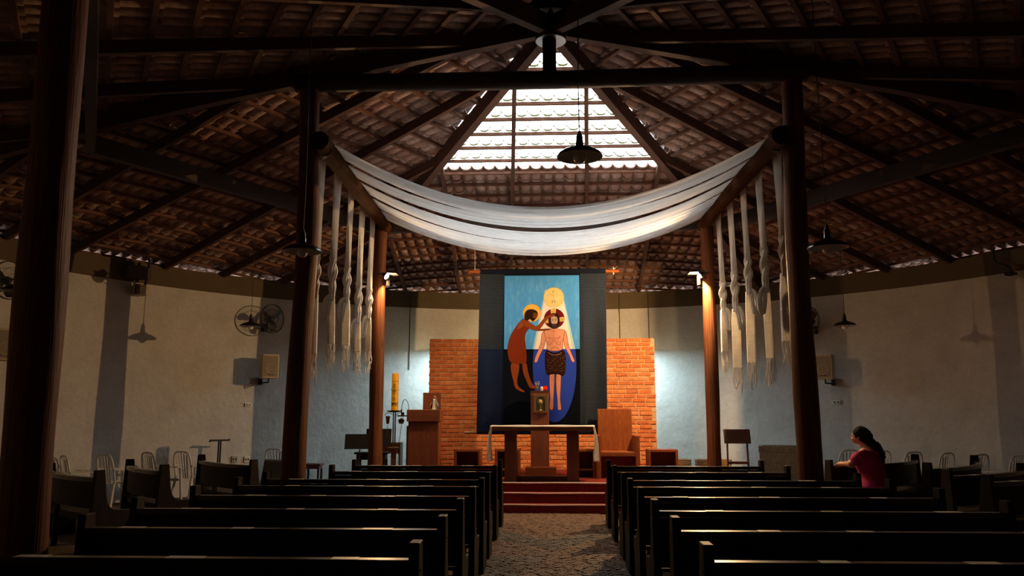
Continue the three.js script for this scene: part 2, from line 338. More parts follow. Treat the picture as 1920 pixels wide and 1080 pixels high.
// log posts and beams -------------------------------------------
function logGeometry(pts, radii, bumps = 0.012) {                 // slightly crooked round log through pts
  const c = new THREE.CatmullRomCurve3(pts.map((p) => V(...p))), N = 28, K = 20, fr = c.computeFrenetFrames(N), ph = rnd() * 9, L = c.getLength();
  const side = Math.abs(pts[0][1] - pts[pts.length - 1][1]) > 1 ? V(1, 0, 0) : V(0, 1, 0);
  const g = grid((u, v) => {
    const p = c.getPointAt(v), t = c.getTangentAt(v), s = side.clone().cross(t).normalize(), n = t.clone().cross(s).normalize(), an = u * 2 * Math.PI;
    const r = lerp(radii[0], radii[1], v) + bumps * (Math.sin(v * 13 + ph) * 0.4 + Math.sin(an * 3 + v * 7 + ph) * 0.35 + Math.sin(an * 2 - v * 21) * 0.25);
    p.addScaledVector(s, Math.cos(an) * r).addScaledVector(n, Math.sin(an) * r); return [p.x, p.y, p.z];
  }, K, N);
  const uv = g.attributes.uv; for (let i = 0; i < uv.count; i++) { const u = uv.getX(i), v = uv.getY(i); uv.setXY(i, v * L, u * 2 * Math.round(Math.PI * radii[0] * 2) * 0.25 + u * 0.5); }
  const cap = (v, r) => { const p = c.getPointAt(v), t = c.getTangentAt(v), d = new THREE.CircleGeometry(r * 1.03, K); d.applyQuaternion(new THREE.Quaternion().setFromUnitVectors(V(0, 0, 1), v ? t : t.clone().negate())); d.translate(p.x, p.y, p.z); return d; };
  void fr;
  return merge([g, cap(0, radii[0]), cap(1, radii[1])]);
}
const POSTS = [
  ['round wooden post in the left foreground cut by the picture edge', [[-3.24, 0, 4.8], [-3.27, 2, 4.8], [-3.3, 5.15, 4.82]], [0.15, 0.135]],
  ['dark log post left of the pews carrying the front beam', [[-3.12, 0, 0], [-3.11, 2, 0], [-3.07, 3.8, 0], [-3.11, 5.69, 0]], [0.145, 0.125]],
  ['dark log post right of the pews carrying the front beam', [[2.99, 0, 0], [2.98, 2, 0], [2.98, 3.8, 0], [3.03, 5.71, 0]], [0.145, 0.125]],
  ['orange-lit log post by the tall candle', [[-3.09, 0, -4.5], [-3.1, 2.3, -4.5], [-3.1, 4.92, -4.5]], [0.13, 0.115]],
  ['log post between the brick wall and the stone font', [[2.79, 0, -4.5], [2.81, 2.3, -4.5], [2.83, 4.92, -4.5]], [0.125, 0.11]],
];
for (const [label, pts, r] of POSTS) one('log_post', logGeometry(pts, r), M.post, label, 'post', 'log posts of the inner frame');
one('cross_beam', logGeometry([[-3.3, 5.8, 0], [0, 5.795, 0], [3.22, 5.83, 0]], [0.115, 0.115], 0.005), M.darkBeam, 'dark horizontal log beam under the king post', 'beam');
one('cross_beam', bx(6.1, 0.22, 0.14, -0.13, 4.9, -4.66, 0.01), M.darkBeam, 'horizontal beam between the two posts at the altar', 'beam');
one('cloth_log', logGeometry([[-2.9, 4.95, 0.22], [-2.95, 4.96, -2.2], [-3.02, 4.98, -4.72]], [0.115, 0.1]), M.log, 'rough slanting log on the left that carries the white cloths', 'log', 'logs that carry the cloths');
one('cloth_log', logGeometry([[2.8, 4.93, 0.22], [2.78, 4.95, -2.2], [2.78, 4.98, -4.72]], [0.115, 0.1]), M.log, 'rough slanting log on the right that carries the white cloths', 'log', 'logs that carry the cloths');
{ // hexagon of purlins
  const v = (k) => V(Math.sin((30 + 60 * k) * D) * 5.95, 5.14, -Math.cos((30 + 60 * k) * D) * 5.95);
  for (const [k, l] of [[0, 'right behind the right cloth tails'], [1, 'right overhead'], [3, 'left overhead'], [4, 'left behind the left cloth tails']])
    struct('ring_purlin', sweepBox([v(k), v(k + 1)], 0.11, 0.24), M.darkBeam, 'heavy horizontal purlin, ' + l);
}
// coach bolts with lashing where the logs meet the posts
for (const [x, y, z, l] of [[-3.0, 4.96, 0.0, 'left'], [2.9, 4.95, 0.0, 'right']]) {
  const g = []; for (let k = 0; k < 4; k++) { const t = new THREE.TorusGeometry(0.2, 0.008, 6, 24); t.scale(1, 0.75, 1); t.rotateX(0.25 + 0.12 * k); t.translate(x, y + 0.02 * k - 0.03, z); g.push(t); }
  one('rope_lashing', merge(g), M.black, 'dark rope lashing round the ' + l + ' front post and its log', 'rope');
}

// ---------------------------------------------------------------- lamps
function floodlight(label, pos, toward, cd, arm, side) {
  const t = thing('floodlight', label, 'lamp', pos, 0, 'floodlights on the altar posts');
  const d = V(...toward).normalize(), q = new THREE.Quaternion().setFromUnitVectors(V(0, 0, 1), d);
  const put = (g) => { g.applyQuaternion(q); return g; };
  mesh('housing', put(merge([lathe([[0.02, -0.11], [0.035, -0.1], [0.045, -0.04], [0.058, 0], [0.06, 0.0], [0.052, -0.02], [0.03, -0.06], [0, -0.07]], 20).rotateX(Math.PI / 2)])), M.black, t);
  const lens = mesh('lens', put(clean(new THREE.SphereGeometry(0.046, 16, 12).scale(1, 1, 0.6))), new THREE.MeshStandardMaterial({ color: 0x000000, emissive: lin(1, 0.8, 0.5), emissiveIntensity: 18, roughness: 0.5 }), t);
  mesh('visor', merge([bx(0.36, 0.008, 0.26, 0, 0.046, -0.07), rod([0, 0.03, -0.02], [0, 0.046, -0.02], 0.012)]), M.black, t);
  const door = bx(0.006, 0.2, 0.105, 0, 0, 0); door.rotateY(side * 0.31); door.translate(side * 0.004, -0.15, -0.15); mesh('barn_door', door, M.black, t);
  mesh('bracket', merge([rod(arm.map((v) => v * 0.55), arm, 0.012), rod([arm[0] * 0.55, -0.04, arm[2] * 0.55], [arm[0], -0.06, arm[2]], 0.006)]), M.black, t);
  void lens;
  const l = new THREE.PointLight(lin(1, 0.6, 0.27), cd, 0, 2); l.castShadow = true; l.shadow.radius = 0.6; l.name = 'floodlight_lamp'; t.add(l);
  return t;
}
floodlight('bright floodlight on the left altar post shining at the pews', [-2.925, 4.02, -4.3], [0.9, -0.6, 0.3], FLOOD_LEFT, [-0.14, 0, -0.12], -1);
floodlight('small floodlight on the right altar post aimed at the left', [2.63, 4.0, -4.3], [-0.9, -0.65, 0.0], FLOOD_RIGHT, [0.13, -0.03, -0.12], 1);
for (const [x, l] of [[-2.1, 'left'], [1.75, 'right']]) {        // cold tubes hung under a hood behind the brick wall
  const t = thing('tube_lamp', 'cold white tube lamp under a hood behind the ' + l + ' end of the brick wall', 'lamp', [x, 3.1, -8.25], 0, 'tube lamps behind the brick wall');
  mesh('hood', merge([bx(0.9, 0.02, 0.9, 0, 0.02, 0), bx(0.9, 0.1, 0.02, 0, -0.07, 0.45)]), M.plastic, t);
  mesh('tube', rod([-0.35, -0.02, 0], [0.35, -0.02, 0], 0.016), new THREE.MeshStandardMaterial({ color: 0, emissive: lin(0.75, 0.92, 1), emissiveIntensity: 5 }), t);
  const a = new THREE.RectAreaLight(lin(0.6, 0.87, 1), TUBE_POWER, 0.72, 0.4); a.position.set(0, -0.045, 0); a.rotation.x = -Math.PI / 2; a.name = 'tube_lamp_light'; t.add(a);
}
const shadeGeo = merge([lathe([[0.024, 0.13], [0.03, 0.125], [0.036, 0.07], [0.07, 0.052], [0.14, 0.03], [0.185, 0.0], [0.2, -0.025], [0.198, -0.03]], 36)]);
const shadeIn = lathe([[0.197, -0.029], [0.182, -0.004], [0.138, 0.026], [0.07, 0.047], [0, 0.05]], 36);
let pendantSrc;
function pendant(label, x, y, z, clear, scale = 1) {              // y is the height of the shade's rim
  const top = roofY(x, z) - (y + 0.1) - 0.02;
  const t = thing('pendant_lamp', label, 'lamp', [x, y + 0.03, z], rnd() * 6, 'black enamel pendant lamps');
  mesh('shade', shadeGeo, M.blackGloss, t); mesh('shade_lining', shadeIn, M.enamelInside, t);
  mesh('socket', lathe([[0, 0.21], [0.012, 0.205], [0.016, 0.18], [0.024, 0.17], [0.03, 0.15], [0.027, 0.12], [0, 0.12]], 16), M.black, t);
  const b = new THREE.SphereGeometry(0.055, 20, 16); b.translate(0, -0.035, 0);
  mesh('light_bulb', merge([b, lathe([[0.03, 0.0], [0.022, 0.03], [0.02, 0.05]], 16)]), M.bulb, t);
  mesh('cord', tube([[0, 0.2, 0], [0.006, top * 0.3, 0.004], [-0.004, top * 0.7, 0], [0, top + 0.12, 0]], 0.005, 20, 6), M.black, t);
  if (scale !== 1) t.scale.setScalar(scale);
}
pendant('black pendant lamp hanging in front of the bright skylight', 0.212, 3.76, 3.0);
pendant('black pendant lamp in front of the left log post', -2.59, 3.22, 1.7);
pendant('black pendant lamp right of the right front log post', 2.74, 3.21, 1.7);
pendant('black pendant lamp in front of the left wall fan', -5.6, 3.2, -4.95);
pendant('black pendant lamp against the right wall by the front post', 5.33, 3.16, -4.95);
pendant('black pendant lamp at the left edge beside the near post', -6.72, 3.1, 0);

// ---------------------------------------------------------------- the white cloths
const LOGL = (z) => [lerp(-2.9, -3.02, (0.22 - z) / 4.94), 4.955 + 0.02 * (-z / 4.7)], LOGR = (z) => [2.79, 4.94 + 0.035 * (-z / 4.7)];
const strips = [ // z at the logs, z in mid-span, widths there, sag, knot and hem heights at the left, knot and hem heights at the right
  [-0.45, -0.56, 0.64, 0.5, 0.88, [3.58, 2.33], [3.82, 2.47]],
  [-1.35, -1.22, 0.62, 0.54, 0.86, [3.77, 2.54], [3.85, 2.32]],
  [-2.25, -2.22, 0.62, 0.6, 0.85, [3.77, 2.6], [3.86, 2.32]],
  [-3.12, -3.0, 0.62, 0.66, 0.82, [3.65, 2.57], [3.82, 2.3]],
  [-3.98, -3.84, 0.64, 0.7, 0.74, [3.71, 2.65], [3.81, 2.62]],
];
const nth = ['nearest the pews', 'second from the pews', 'in the middle of the five', 'second from the altar', 'nearest the altar'];
function tailParts(parent, sideX, logXY, z, kn, hem, loopDir, k) {
  const x0 = logXY[0] + sideX * 0.135, top = logXY[1] + 0.02, zk = z + 0.02, lean = sideX * 0.02;
  const pleats = 5 + k % 3, ph = k * 1.7;
  mesh('upper_tail', grid((u, v) => {                             // gathers from the log down to the knot
    const w = lerp(0.4, 0.095, Math.pow(v, 0.8)), a = lerp(0.012, 0.04, v), s = u - 0.5;
    return [x0 + lean * v + a * Math.sin(u * pleats * 6.283 + ph) * (0.6 + 0.4 * v), lerp(top, kn, v), z + s * w + 0.02 * v];
  }, 60, 16, [0.5, 2]), M.tailCloth, parent);
  const kl = 0.5 + 0.1 * (k % 2), kb = kn - kl, xk = x0 + lean, g = [];
  for (const o of [0, Math.PI]) {                                 // two strands twisted round each other
    const pts = []; for (let i = 0; i <= 16; i++) { const f = i / 16, an = o + f * Math.PI * 2.6, r = 0.028 * Math.sin(Math.PI * Math.min(1, f * 1.1 + 0.12)) + 0.006; pts.push(V(xk + Math.cos(an) * r * 0.9, lerp(kn + 0.02, kb - 0.02, f), zk + Math.sin(an) * r)); }
    g.push(foldTube(pts, 0.037, 0.026, o));
  }
  mesh('twist', merge(g), M.knot, parent);
  const ld = loopDir, lo = [[xk, kb + 0.06, zk], [xk + ld * 0.07, kb + 0.0, zk + 0.03], [xk + ld * 0.105, kb - 0.2, zk + 0.03], [xk + ld * 0.07, kb - 0.33, zk + 0.03], [xk + ld * 0.04, kb - 0.2, zk + 0.04], [xk + ld * 0.02, kb - 0.02, zk + 0.02]];
  mesh('loop', foldTube(lo.map((p) => V(...p)), 0.03, 0.02, k), M.knot, parent);
  const xb = xk - sideX * 0.0, w2 = 0.105 + 0.025 * ((k * 7) % 3) / 2;
  mesh('lower_tail', grid((u, v) => {
    const w = lerp(0.1, w2, Math.min(1, v * 4)), s = u - 0.5;
    return [xb + s * w + loopDir * -0.01 * v, lerp(kb + 0.02, hem, v), zk + 0.028 * Math.sin(u * (pleats + 1) * 6.283 + ph + 1 + v * 0.6) + s * w * 0.35];
  }, 60, 12, [0.3, 1]), M.tailCloth, parent);
  const fr = [];
  for (let i = 0; i < 17; i++) {
    const f = i / 16 - 0.5, L = rr(0.2, 0.4), xx = xb + f * w2 - loopDir * 0.01, zz = zk + 0.028 * Math.sin((f + 0.5) * (pleats + 1) * 6.283 + ph + 1.6) + f * w2 * 0.35;
    fr.push(tube([[xx, hem + 0.01, zz], [xx + rr(-0.012, 0.012), hem - L * 0.35, zz + rr(-0.015, 0.015)], [xx + rr(-0.02, 0.02), hem - L * 0.7, zz + rr(-0.02, 0.02)], [xx + rr(-0.02, 0.02), hem - L, zz + rr(-0.02, 0.02)]], 0.0045, 8, 4));
  }
  stuff(mesh('fringe', merge(fr), M.knot, parent));
}
function foldTube(pts, ra, rb, ph) {                              // soft strand with lengthwise folds
  const c = new THREE.CatmullRomCurve3(pts), L = c.getLength();
  return grid((u, v) => {
    const p = c.getPointAt(v), t = c.getTangentAt(v), s = V(0, 0, 1).cross(t); if (s.lengthSq() < 1e-4) s.set(1, 0, 0); s.normalize();
    const n = t.clone().cross(s).normalize(), an = u * 6.2832, r = 1 + 0.16 * Math.sin(an * 6 + ph + v * 5);
    p.addScaledVector(s, Math.cos(an) * ra * r).addScaledVector(n, Math.sin(an) * rb * r); return [p.x, p.y, p.z];
  }, 40, 26, [0.3, L]);
}
strips.forEach(([zl, zm, wl, wm, sag, L, R], k) => {
  const t = thing('white_cloth', 'long white cloth strip sagging between the logs, ' + nth[k], 'cloth', [0, 0, 0], 0, 'white cloth strips');
  const a = LOGL(zl), b = LOGR(zl), ya = a[1] + 0.125, yb = b[1] + 0.125, fold = [5, 6, 5, 7, 6][k];
  mesh('drape', grid((u, v) => {
    const arch = 4 * u * (1 - u), zz = lerp(zl, zm, sm(0, 0.5, u) * sm(0, 0.5, 1 - u) ), w = lerp(wl, wm, arch), s = v - 0.5;
    const rip = (0.012 + 0.006 * arch) * Math.sin(s * fold * 6.283 + k * 2 + u * 2.2) + 0.009 * Math.sin(s * 58 + k + u * 3) + 0.005 * Math.sin(s * 97 + 2 * k - u * 2);
    return [lerp(a[0], b[0], u), lerp(ya, yb, u) - sag * arch + rip, zz - s * w + 0.01 * Math.sin(u * 9 + v * 20)];
  }, 56, 72, [1, 1]), M.cloth, t);
  const wrap = (c, sx) => mesh('log_wrap', grid((u, v) => { const an = lerp(Math.PI / 2 - sx * 0.1, sx > 0 ? -0.15 : Math.PI + 0.15, u), w = lerp(wl * 0.98, 0.4, sm(0, 1, u)), r = 0.135 + 0.008 * Math.sin(v * 40 + k); return [c[0] + Math.cos(an) * r, c[1] + Math.sin(an) * r, zl + (v - 0.5) * w]; }, 12, 48, [0.3, 1]), M.tailCloth, t);
  wrap(a, -1); wrap(b, 1);
  tailParts(t, -1, a, zl, L[0], L[1], -1, k); tailParts(t, 1, b, zl, R[0], R[1], k === 1 ? -1 : 1, k + 2);
});

// ---------------------------------------------------------------- brick wall
{
  const wall = struct('wall_brick', null, null, 'free-standing orange brick wall behind the altar');
  const X0 = -2.6, X1 = 2.24, ZF = -7.5, CH = 0.0916, BH = 0.071, NC = 35;
  mesh('mortar_core', bx(X1 - X0 - 0.01, NC * CH - 0.012, 0.22, (X0 + X1) / 2, 0, ZF - 0.12), M.mortar, wall);
  const kinds = [0.252, 0.12, 0.19].map((L) => [0, 1, 2].map((k) => { const g = bx(L, BH, 0.1, 0, -BH / 2, 0, 0.006, 0); const u = g.attributes.uv; for (let i = 0; i < u.count; i++) u.setXY(i, u.getX(i) + 0.21 * k, u.getY(i) + 0.13 * k); return g; }));
  const all = [];
  for (let c = 0; c < NC; c++) {
    let x = X0 + rr(-0.012, 0.012), first = true;
    while (x < X1 - 0.1) {
      let ki = first ? (c % 2 ? 1 : 0) : rnd() < 0.07 ? 2 : 0; let L = [0.252, 0.12, 0.19][ki];
      if (x + L > X1 + 0.012) { ki = X1 - x > 0.17 ? 2 : 1; L = [0.252, 0.12, 0.19][ki]; }
      const p = V(x + L / 2, c * CH + CH / 2 + rr(-0.003, 0.003), ZF - 0.045 + rr(0, 0.012));
      const hidden = (p.x > -1.35 && p.x < 1.05 && p.y > 1.25) || p.y < 0.5;
      all.push({ p, ki, g: Math.floor(rnd() * 3), m: Math.floor(rnd() * brickMats.length), r: rr(-0.012, 0.012), size: hidden ? 0 : shownSize(p) }); x += L + 0.02; first = false;
    }
  }
  all.sort((a, b) => b.size - a.size);
  all.slice(0, 300).forEach((b) => { const o = mesh('brick', kinds[b.ki][b.g], brickMats[b.m], wall); o.position.copy(b.p); o.rotation.z = b.r; });
  const rest = all.slice(300).map((b) => { const g = kinds[b.ki][b.g].clone(); g.rotateZ(b.r); g.translate(b.p.x, b.p.y, b.p.z); return g; });
  stuff(mesh('more_bricks', merge(rest), brickMats[1], wall));
}

// ---------------------------------------------------------------- platform and steps
const PH = 0.45;
{
  const X0 = -3.0, X1 = 2.5, w = X1 - X0, xc = (X0 + X1) / 2;
  const pl = struct('floor_platform', bx(w, PH, 3.45, xc, 0, -4.0 - 1.725, 0.01), M.carpet, 'red carpeted altar platform');
  mesh('white_edging', tube([[X0, PH - 0.004, -3.995], [-0.9, PH - 0.002, -3.995], [-0.4, PH - 0.006, -3.995], [0.2, PH - 0.001, -3.995], [0.7, PH - 0.006, -3.995], [X1, PH - 0.004, -3.995]], 0.014, 40, 6), M.carpetEdge, pl);
  for (const [h, z, d] of [[0.305, -3.78, 0.22], [0.143, -3.54, 0.24]]) {
    const st = struct('floor_step', bx(w, h, d, xc, 0, z - d / 2 + 0.001, 0.006), M.carpet, h > 0.2 ? 'upper red carpeted step' : 'lower red carpeted step');
    mesh('white_edging', tube([[X0, h - 0.004, z + 0.004], [-0.6, h - 0.002, z + 0.004], [-0.1, h - 0.008, z + 0.004], [0.4, h - 0.003, z + 0.004], [X1, h - 0.004, z + 0.004]], 0.012, 40, 6), M.carpetEdge, st);
  }
}
// cobbles of the aisle ------------------------------------------
{
  const tones = [[0.19, 0.115, 0.08], [0.23, 0.14, 0.098], [0.165, 0.104, 0.075], [0.205, 0.135, 0.098]].map((c) => mat(lin(...c), { map: stoneTex, roughness: 0.72 }));
  const greys = [[0.1, 0.09, 0.085], [0.125, 0.11, 0.1], [0.085, 0.078, 0.075], [0.14, 0.125, 0.11]].map((c) => mat(lin(...c), { map: stoneTex, roughness: 0.72 }));
  const geos = [0, 1, 2, 3].map((k) => {
    const s = new THREE.Shape(), n = 5 + k % 3; for (let i = 0; i < n; i++) { const a = (i + 0.3 * hash(k, i)) / n * 6.283, r = 0.038 * (0.86 + 0.3 * hash(i, k + 4)); s[i ? 'lineTo' : 'moveTo'](Math.cos(a) * r, Math.sin(a) * r); }
    const g = new THREE.ExtrudeGeometry(s, { depth: 0.01, bevelEnabled: true, bevelThickness: 0.005, bevelSize: 0.004, bevelSegments: 1 }); g.rotateX(-Math.PI / 2); return clean(g);
  });
  const grey = (x, z) => { const c = -1.1 + 0.9 * Math.abs(x) * 0.9, w = z - (-0.75 - 1.15 * Math.abs(x + 0.05)); void c; return (w > 0 && w < 0.75) || (x < -0.35 + 0.2 * Math.sin(z * 2.2) && z > 0.4 && z < 2.6) || (x > 0.35 + 0.2 * Math.sin(z * 2.2 + 1) && z > 0.7 && z < 3); };
  const all = [];
  for (let j = 0; j < 92; j++) for (let i = 0; i < 21; i++) {
    const x = -0.78 + (i + (j % 2) * 0.5) * 0.074 + rr(-0.012, 0.012), z = -3.5 + j * 0.068 + rr(-0.012, 0.012);
    const p = V(x, -0.006 + rr(0, 0.006), z); all.push({ p, k: Math.floor(rnd() * 4), c: Math.floor(rnd() * 4), r: rnd() * 6.283, t: [rr(-0.05, 0.05), rr(-0.05, 0.05)], grey: grey(x, z), size: shownSize(p) });
  }
  all.sort((a, b) => b.size - a.size);
  const M4 = (s) => new THREE.Matrix4().compose(s.p, new THREE.Quaternion().setFromEuler(new THREE.Euler(s.t[0], s.r, s.t[1])), V(1, 1, 1));
  all.slice(0, 300).forEach((s) => { const o = mesh('cobble', geos[s.k], (s.grey ? greys : tones)[s.c], floor); M4(s).decompose(o.position, o.quaternion, o.scale); });
  for (let c = 0; c < 4; c++) for (const g of [0, 1]) {
    const list = all.slice(300).filter((s) => s.c === c && +s.grey === g); if (!list.length) continue;
    const im = new THREE.InstancedMesh(geos[c], (g ? greys : tones)[c], list.length); im.name = 'more_cobbles'; im.castShadow = im.receiveShadow = true; list.forEach((s, i) => im.setMatrixAt(i, M4(s))); floor.add(stuff(im));
  }
}

// ---------------------------------------------------------------- altar, tabernacle, chair, stools, ambo
{
  const t = thing('altar_table', 'heavy dark wooden altar table on two slab legs', 'table', [-0.155, PH, -4.42]);
  mesh('table_top', bx(1.72, 0.085, 0.6, 0, 0.85, 0, 0.006), M.altarWood, t);
  for (const x of [-0.55, 0.52]) mesh('leg', bx(0.2, 0.85, 0.42, x, 0, 0, 0.006), M.altarWood, t);
  mesh('stretcher', bx(0.9, 0.06, 0.2, -0.015, 0.02, -0.05, 0.006), M.darkWood, t);
  const c = thing('altar_cloth', 'white fringed cloth lying over the altar table', 'cloth', [-0.155, PH + 0.937, -4.42]);
  mesh('cloth_top', grid((u, v) => {
    const x = lerp(-0.885, 0.89, u), z = lerp(0.312, -0.312, v), e = Math.abs(z) > 0.304 ? -0.02 : 0; return [x, 0.004 + 0.003 * Math.sin(x * 9 + z * 5) + e, z];
  }, 40, 24, [1.7, 0.7]), M.altarCloth, c);
  for (const s of [-1, 1]) {
    mesh('cloth_end', grid((u, v) => { const w = lerp(0.62, 0.45, v), zz = (u - 0.5) * w; return [s * (0.887 + 0.03 * v + 0.035 * v * Math.sin(u * 26 + s) + 0.02 * Math.sin(v * 3)), 0.004 - 0.47 * v, zz + (s < 0 ? 0.05 : 0.02) * v]; }, 70, 14, [0.75, 0.5]), M.altarCloth, c);
    const fr = []; for (let i = 0; i < 40; i++) { const u = i / 39, zz = (u - 0.5) * 0.45 + (s < 0 ? 0.05 : 0.02), x = s * (0.917 + 0.035 * Math.sin(u * 26 + s)); fr.push(tube([[x, -0.46, zz], [x + rr(-0.006, 0.006), -0.53, zz], [x + rr(-0.012, 0.012), -0.6 + rr(-0.01, 0.01), zz + rr(-0.01, 0.01)]], 0.004, 4, 4)); }
    stuff(mesh('fringe', merge(fr), M.altarCloth, c));
  }
}
const printCanvas = (w, h, draw) => { const c = document.createElement('canvas'); c.width = w; c.height = h; draw(c.getContext('2d'), w, h); const t = new THREE.CanvasTexture(c); t.colorSpace = THREE.SRGBColorSpace; t.anisotropy = 8; return t; };
{
  const t = thing('tabernacle_pillar', 'wooden pillar with a gilt tabernacle door behind the altar', 'pillar', [-0.19, PH, -5.28]);
  mesh('pillar', bx(0.335, 1.5, 0.26, -0.015, 0.05, 0, 0.006), M.altarWood, t);
  mesh('base', bx(0.56, 0.19, 0.38, 0, 0, 0.05, 0.006), M.altarWood, t);
  mesh('cap', bx(0.345, 0.03, 0.27, -0.015, 1.53, 0, 0.004), M.darkWood, t);
  const d = mesh('tabernacle_door', bx(0.27, 0.335, 0.04, 0.0, 1.15, 0.145, 0.006), M.bronze, t);
  const s = new THREE.Shape(); s.moveTo(-0.125, -0.158); s.lineTo(0.125, -0.158); s.lineTo(0.125, 0.158); s.lineTo(-0.125, 0.158); s.closePath();
  const h = new THREE.Path(); h.moveTo(-0.088, -0.125); h.lineTo(0.088, -0.125); h.lineTo(0.088, 0.045); h.absarc(0, 0.045, 0.088, 0, Math.PI, false); h.closePath(); s.holes.push(h);
  mesh('door_frame', clean(new THREE.ExtrudeGeometry(s, { depth: 0.012, bevelEnabled: true, bevelSize: 0.003, bevelThickness: 0.003, bevelSegments: 1 })).translate(0, 1.3175, 0.163), M.bronze, d);
  mesh('niche', bx(0.17, 0.26, 0.004, 0, 1.19, 0.164), mat(lin(0.02, 0.026, 0.016), { roughness: 0.6 }), d);
  const mo = []; for (let i = 0; i < 12; i++) { const a = i / 12 * 6.283; mo.push(rod([Math.cos(a) * 0.016, 1.36 + Math.sin(a) * 0.016, 0.172], [Math.cos(a) * (i % 2 ? 0.05 : 0.06), 1.36 + Math.sin(a) * (i % 2 ? 0.05 : 0.06), 0.17], 0.006, 0.002, 6)); }
  const ball = new THREE.SphereGeometry(0.018, 14, 10); ball.translate(0, 1.36, 0.175); mo.push(ball, rod([0, 1.3, 0.172], [0, 1.225, 0.172], 0.006), rod([0, 1.232, 0.172], [0, 1.207, 0.172], 0.008, 0.008), lathe([[0, 0.03], [0.01, 0.025], [0.03, 0.004], [0.032, 0]], 14).translate(0, 1.2, 0.172));
  mesh('monstrance', merge(mo), M.brass, d);
  const ty = PH + 1.56;
  const r = thing('sanctuary_candle', 'small red glass candle on the tabernacle pillar', 'candle', [-0.1, ty, -5.22]);
  mesh('glass', lathe([[0, 0], [0.03, 0], [0.034, 0.01], [0.034, 0.09], [0.031, 0.09], [0.031, 0.012], [0, 0.012]], 20), new THREE.MeshPhysicalMaterial({ color: lin(0.75, 0.05, 0.02), roughness: 0.1, transmission: 0.8, thickness: 0, side: THREE.DoubleSide }), r);
  mesh('flame', lathe([[0, 0.03], [0.008, 0.038], [0.009, 0.045], [0.004, 0.06], [0, 0.07]], 10), new THREE.MeshStandardMaterial({ color: 0, emissive: lin(1, 0.3, 0.1), emissiveIntensity: 9 }), r);
  mesh('wax', lathe([[0, 0.012], [0.03, 0.012], [0.03, 0.03], [0, 0.03]], 16), mat(lin(0.6, 0.1, 0.05)), r);
  const pl = new THREE.PointLight(lin(1, 0.25, 0.08), 0.04, 0, 2); pl.position.set(0, 0.05, 0); pl.castShadow = true; r.add(pl);
  const v = thing('glass_vase', 'clear glass vase with small pale sprigs on the tabernacle pillar', 'vase', [-0.25, ty, -5.22]);
  mesh('vase', lathe([[0, 0], [0.028, 0], [0.03, 0.01], [0.022, 0.05], [0.03, 0.1], [0.028, 0.1], [0.02, 0.05], [0.026, 0.012], [0, 0.008]], 18), new THREE.MeshPhysicalMaterial({ color: lin(0.9, 0.92, 0.92), roughness: 0.05, transmission: 1, thickness: 0, side: THREE.DoubleSide }), v);
  const sp = []; for (let i = 0; i < 7; i++) { const a = i * 2.4; sp.push(rod([0, 0.02, 0], [Math.cos(a) * 0.035, 0.12 + 0.02 * (i % 3), Math.sin(a) * 0.03], 0.002)); const q = new THREE.SphereGeometry(0.009, 8, 6); q.translate(Math.cos(a) * 0.036, 0.125 + 0.02 * (i % 3), Math.sin(a) * 0.03); sp.push(q); }
  mesh('sprigs', merge(sp), mat(lin(0.5, 0.48, 0.4)), v);
  const g2 = thing('glass_jar', 'small banded glass jar next to the red candle', 'jar', [-0.17, ty, -5.19]);
  mesh('jar', lathe([[0, 0], [0.024, 0], [0.026, 0.06], [0.018, 0.07], [0.018, 0.078], [0, 0.078]], 16), M.plastic, g2); mesh('band', lathe([[0.0265, 0.03], [0.0265, 0.045], [0.02, 0.045]], 16), M.brass, g2);
}
{
  const t = thing('presider_chair', 'tall orange-brown wooden armchair right of the altar', 'chair', [1.19, PH, -5.2]);
  mesh('backrest', bx(0.63, 0.94, 0.05, -0.01, 0.29, -0.22, 0.008, 1), M.chairWood, t);
  mesh('seat', bx(0.62, 0.05, 0.5, 0, 0.42, 0.03, 0.006), M.chairWood, t);
  for (const s of [-1, 1]) mesh('arm_panel', bx(0.075, 0.75, 0.55, s * 0.347, 0, 0.03, 0.006, 1), M.stoolWood, t);
  mesh('front_rail', bx(0.62, 0.07, 0.04, 0, 0.39, 0.28, 0.004), M.stoolWood, t);
  mesh('under_panel', bx(0.62, 0.39, 0.03, 0, 0.01, -0.05), M.stoolWood, t);
}
{
  const make = (label, x, z, w, h) => {
    const t = thing('box_stool', label, 'stool', [x, PH, z], 0, 'open-fronted wooden box stools'); const th = 0.045;
    for (const s of [-1, 1]) mesh('side_panel', bx(th, h, 0.38, s * (w / 2 - th / 2), 0, 0, 0.004), M.stoolWood, t);
    mesh('seat', bx(w - 2 * th, th, 0.38, 0, h - th, 0, 0.004), M.stoolWood, t); mesh('shelf', bx(w - 2 * th, 0.03, 0.36, 0, 0.12, 0, 0.004), M.stoolWood, t);
    mesh('back_panel', bx(w - 2 * th, h - th, 0.02, 0, 0, -0.17), M.stoolWood, t);
  };
  make('open wooden box stool between the ambo and the altar', -1.53, -5.3, 0.49, 0.5); make('open wooden box stool behind the left altar leg', -0.8, -5.35, 0.46, 0.5);
  make('open wooden box stool behind the right altar leg', 0.545, -5.35, 0.5, 0.5); make('open wooden box stool right of the tall armchair', 2.02, -5.35, 0.54, 0.5);
}
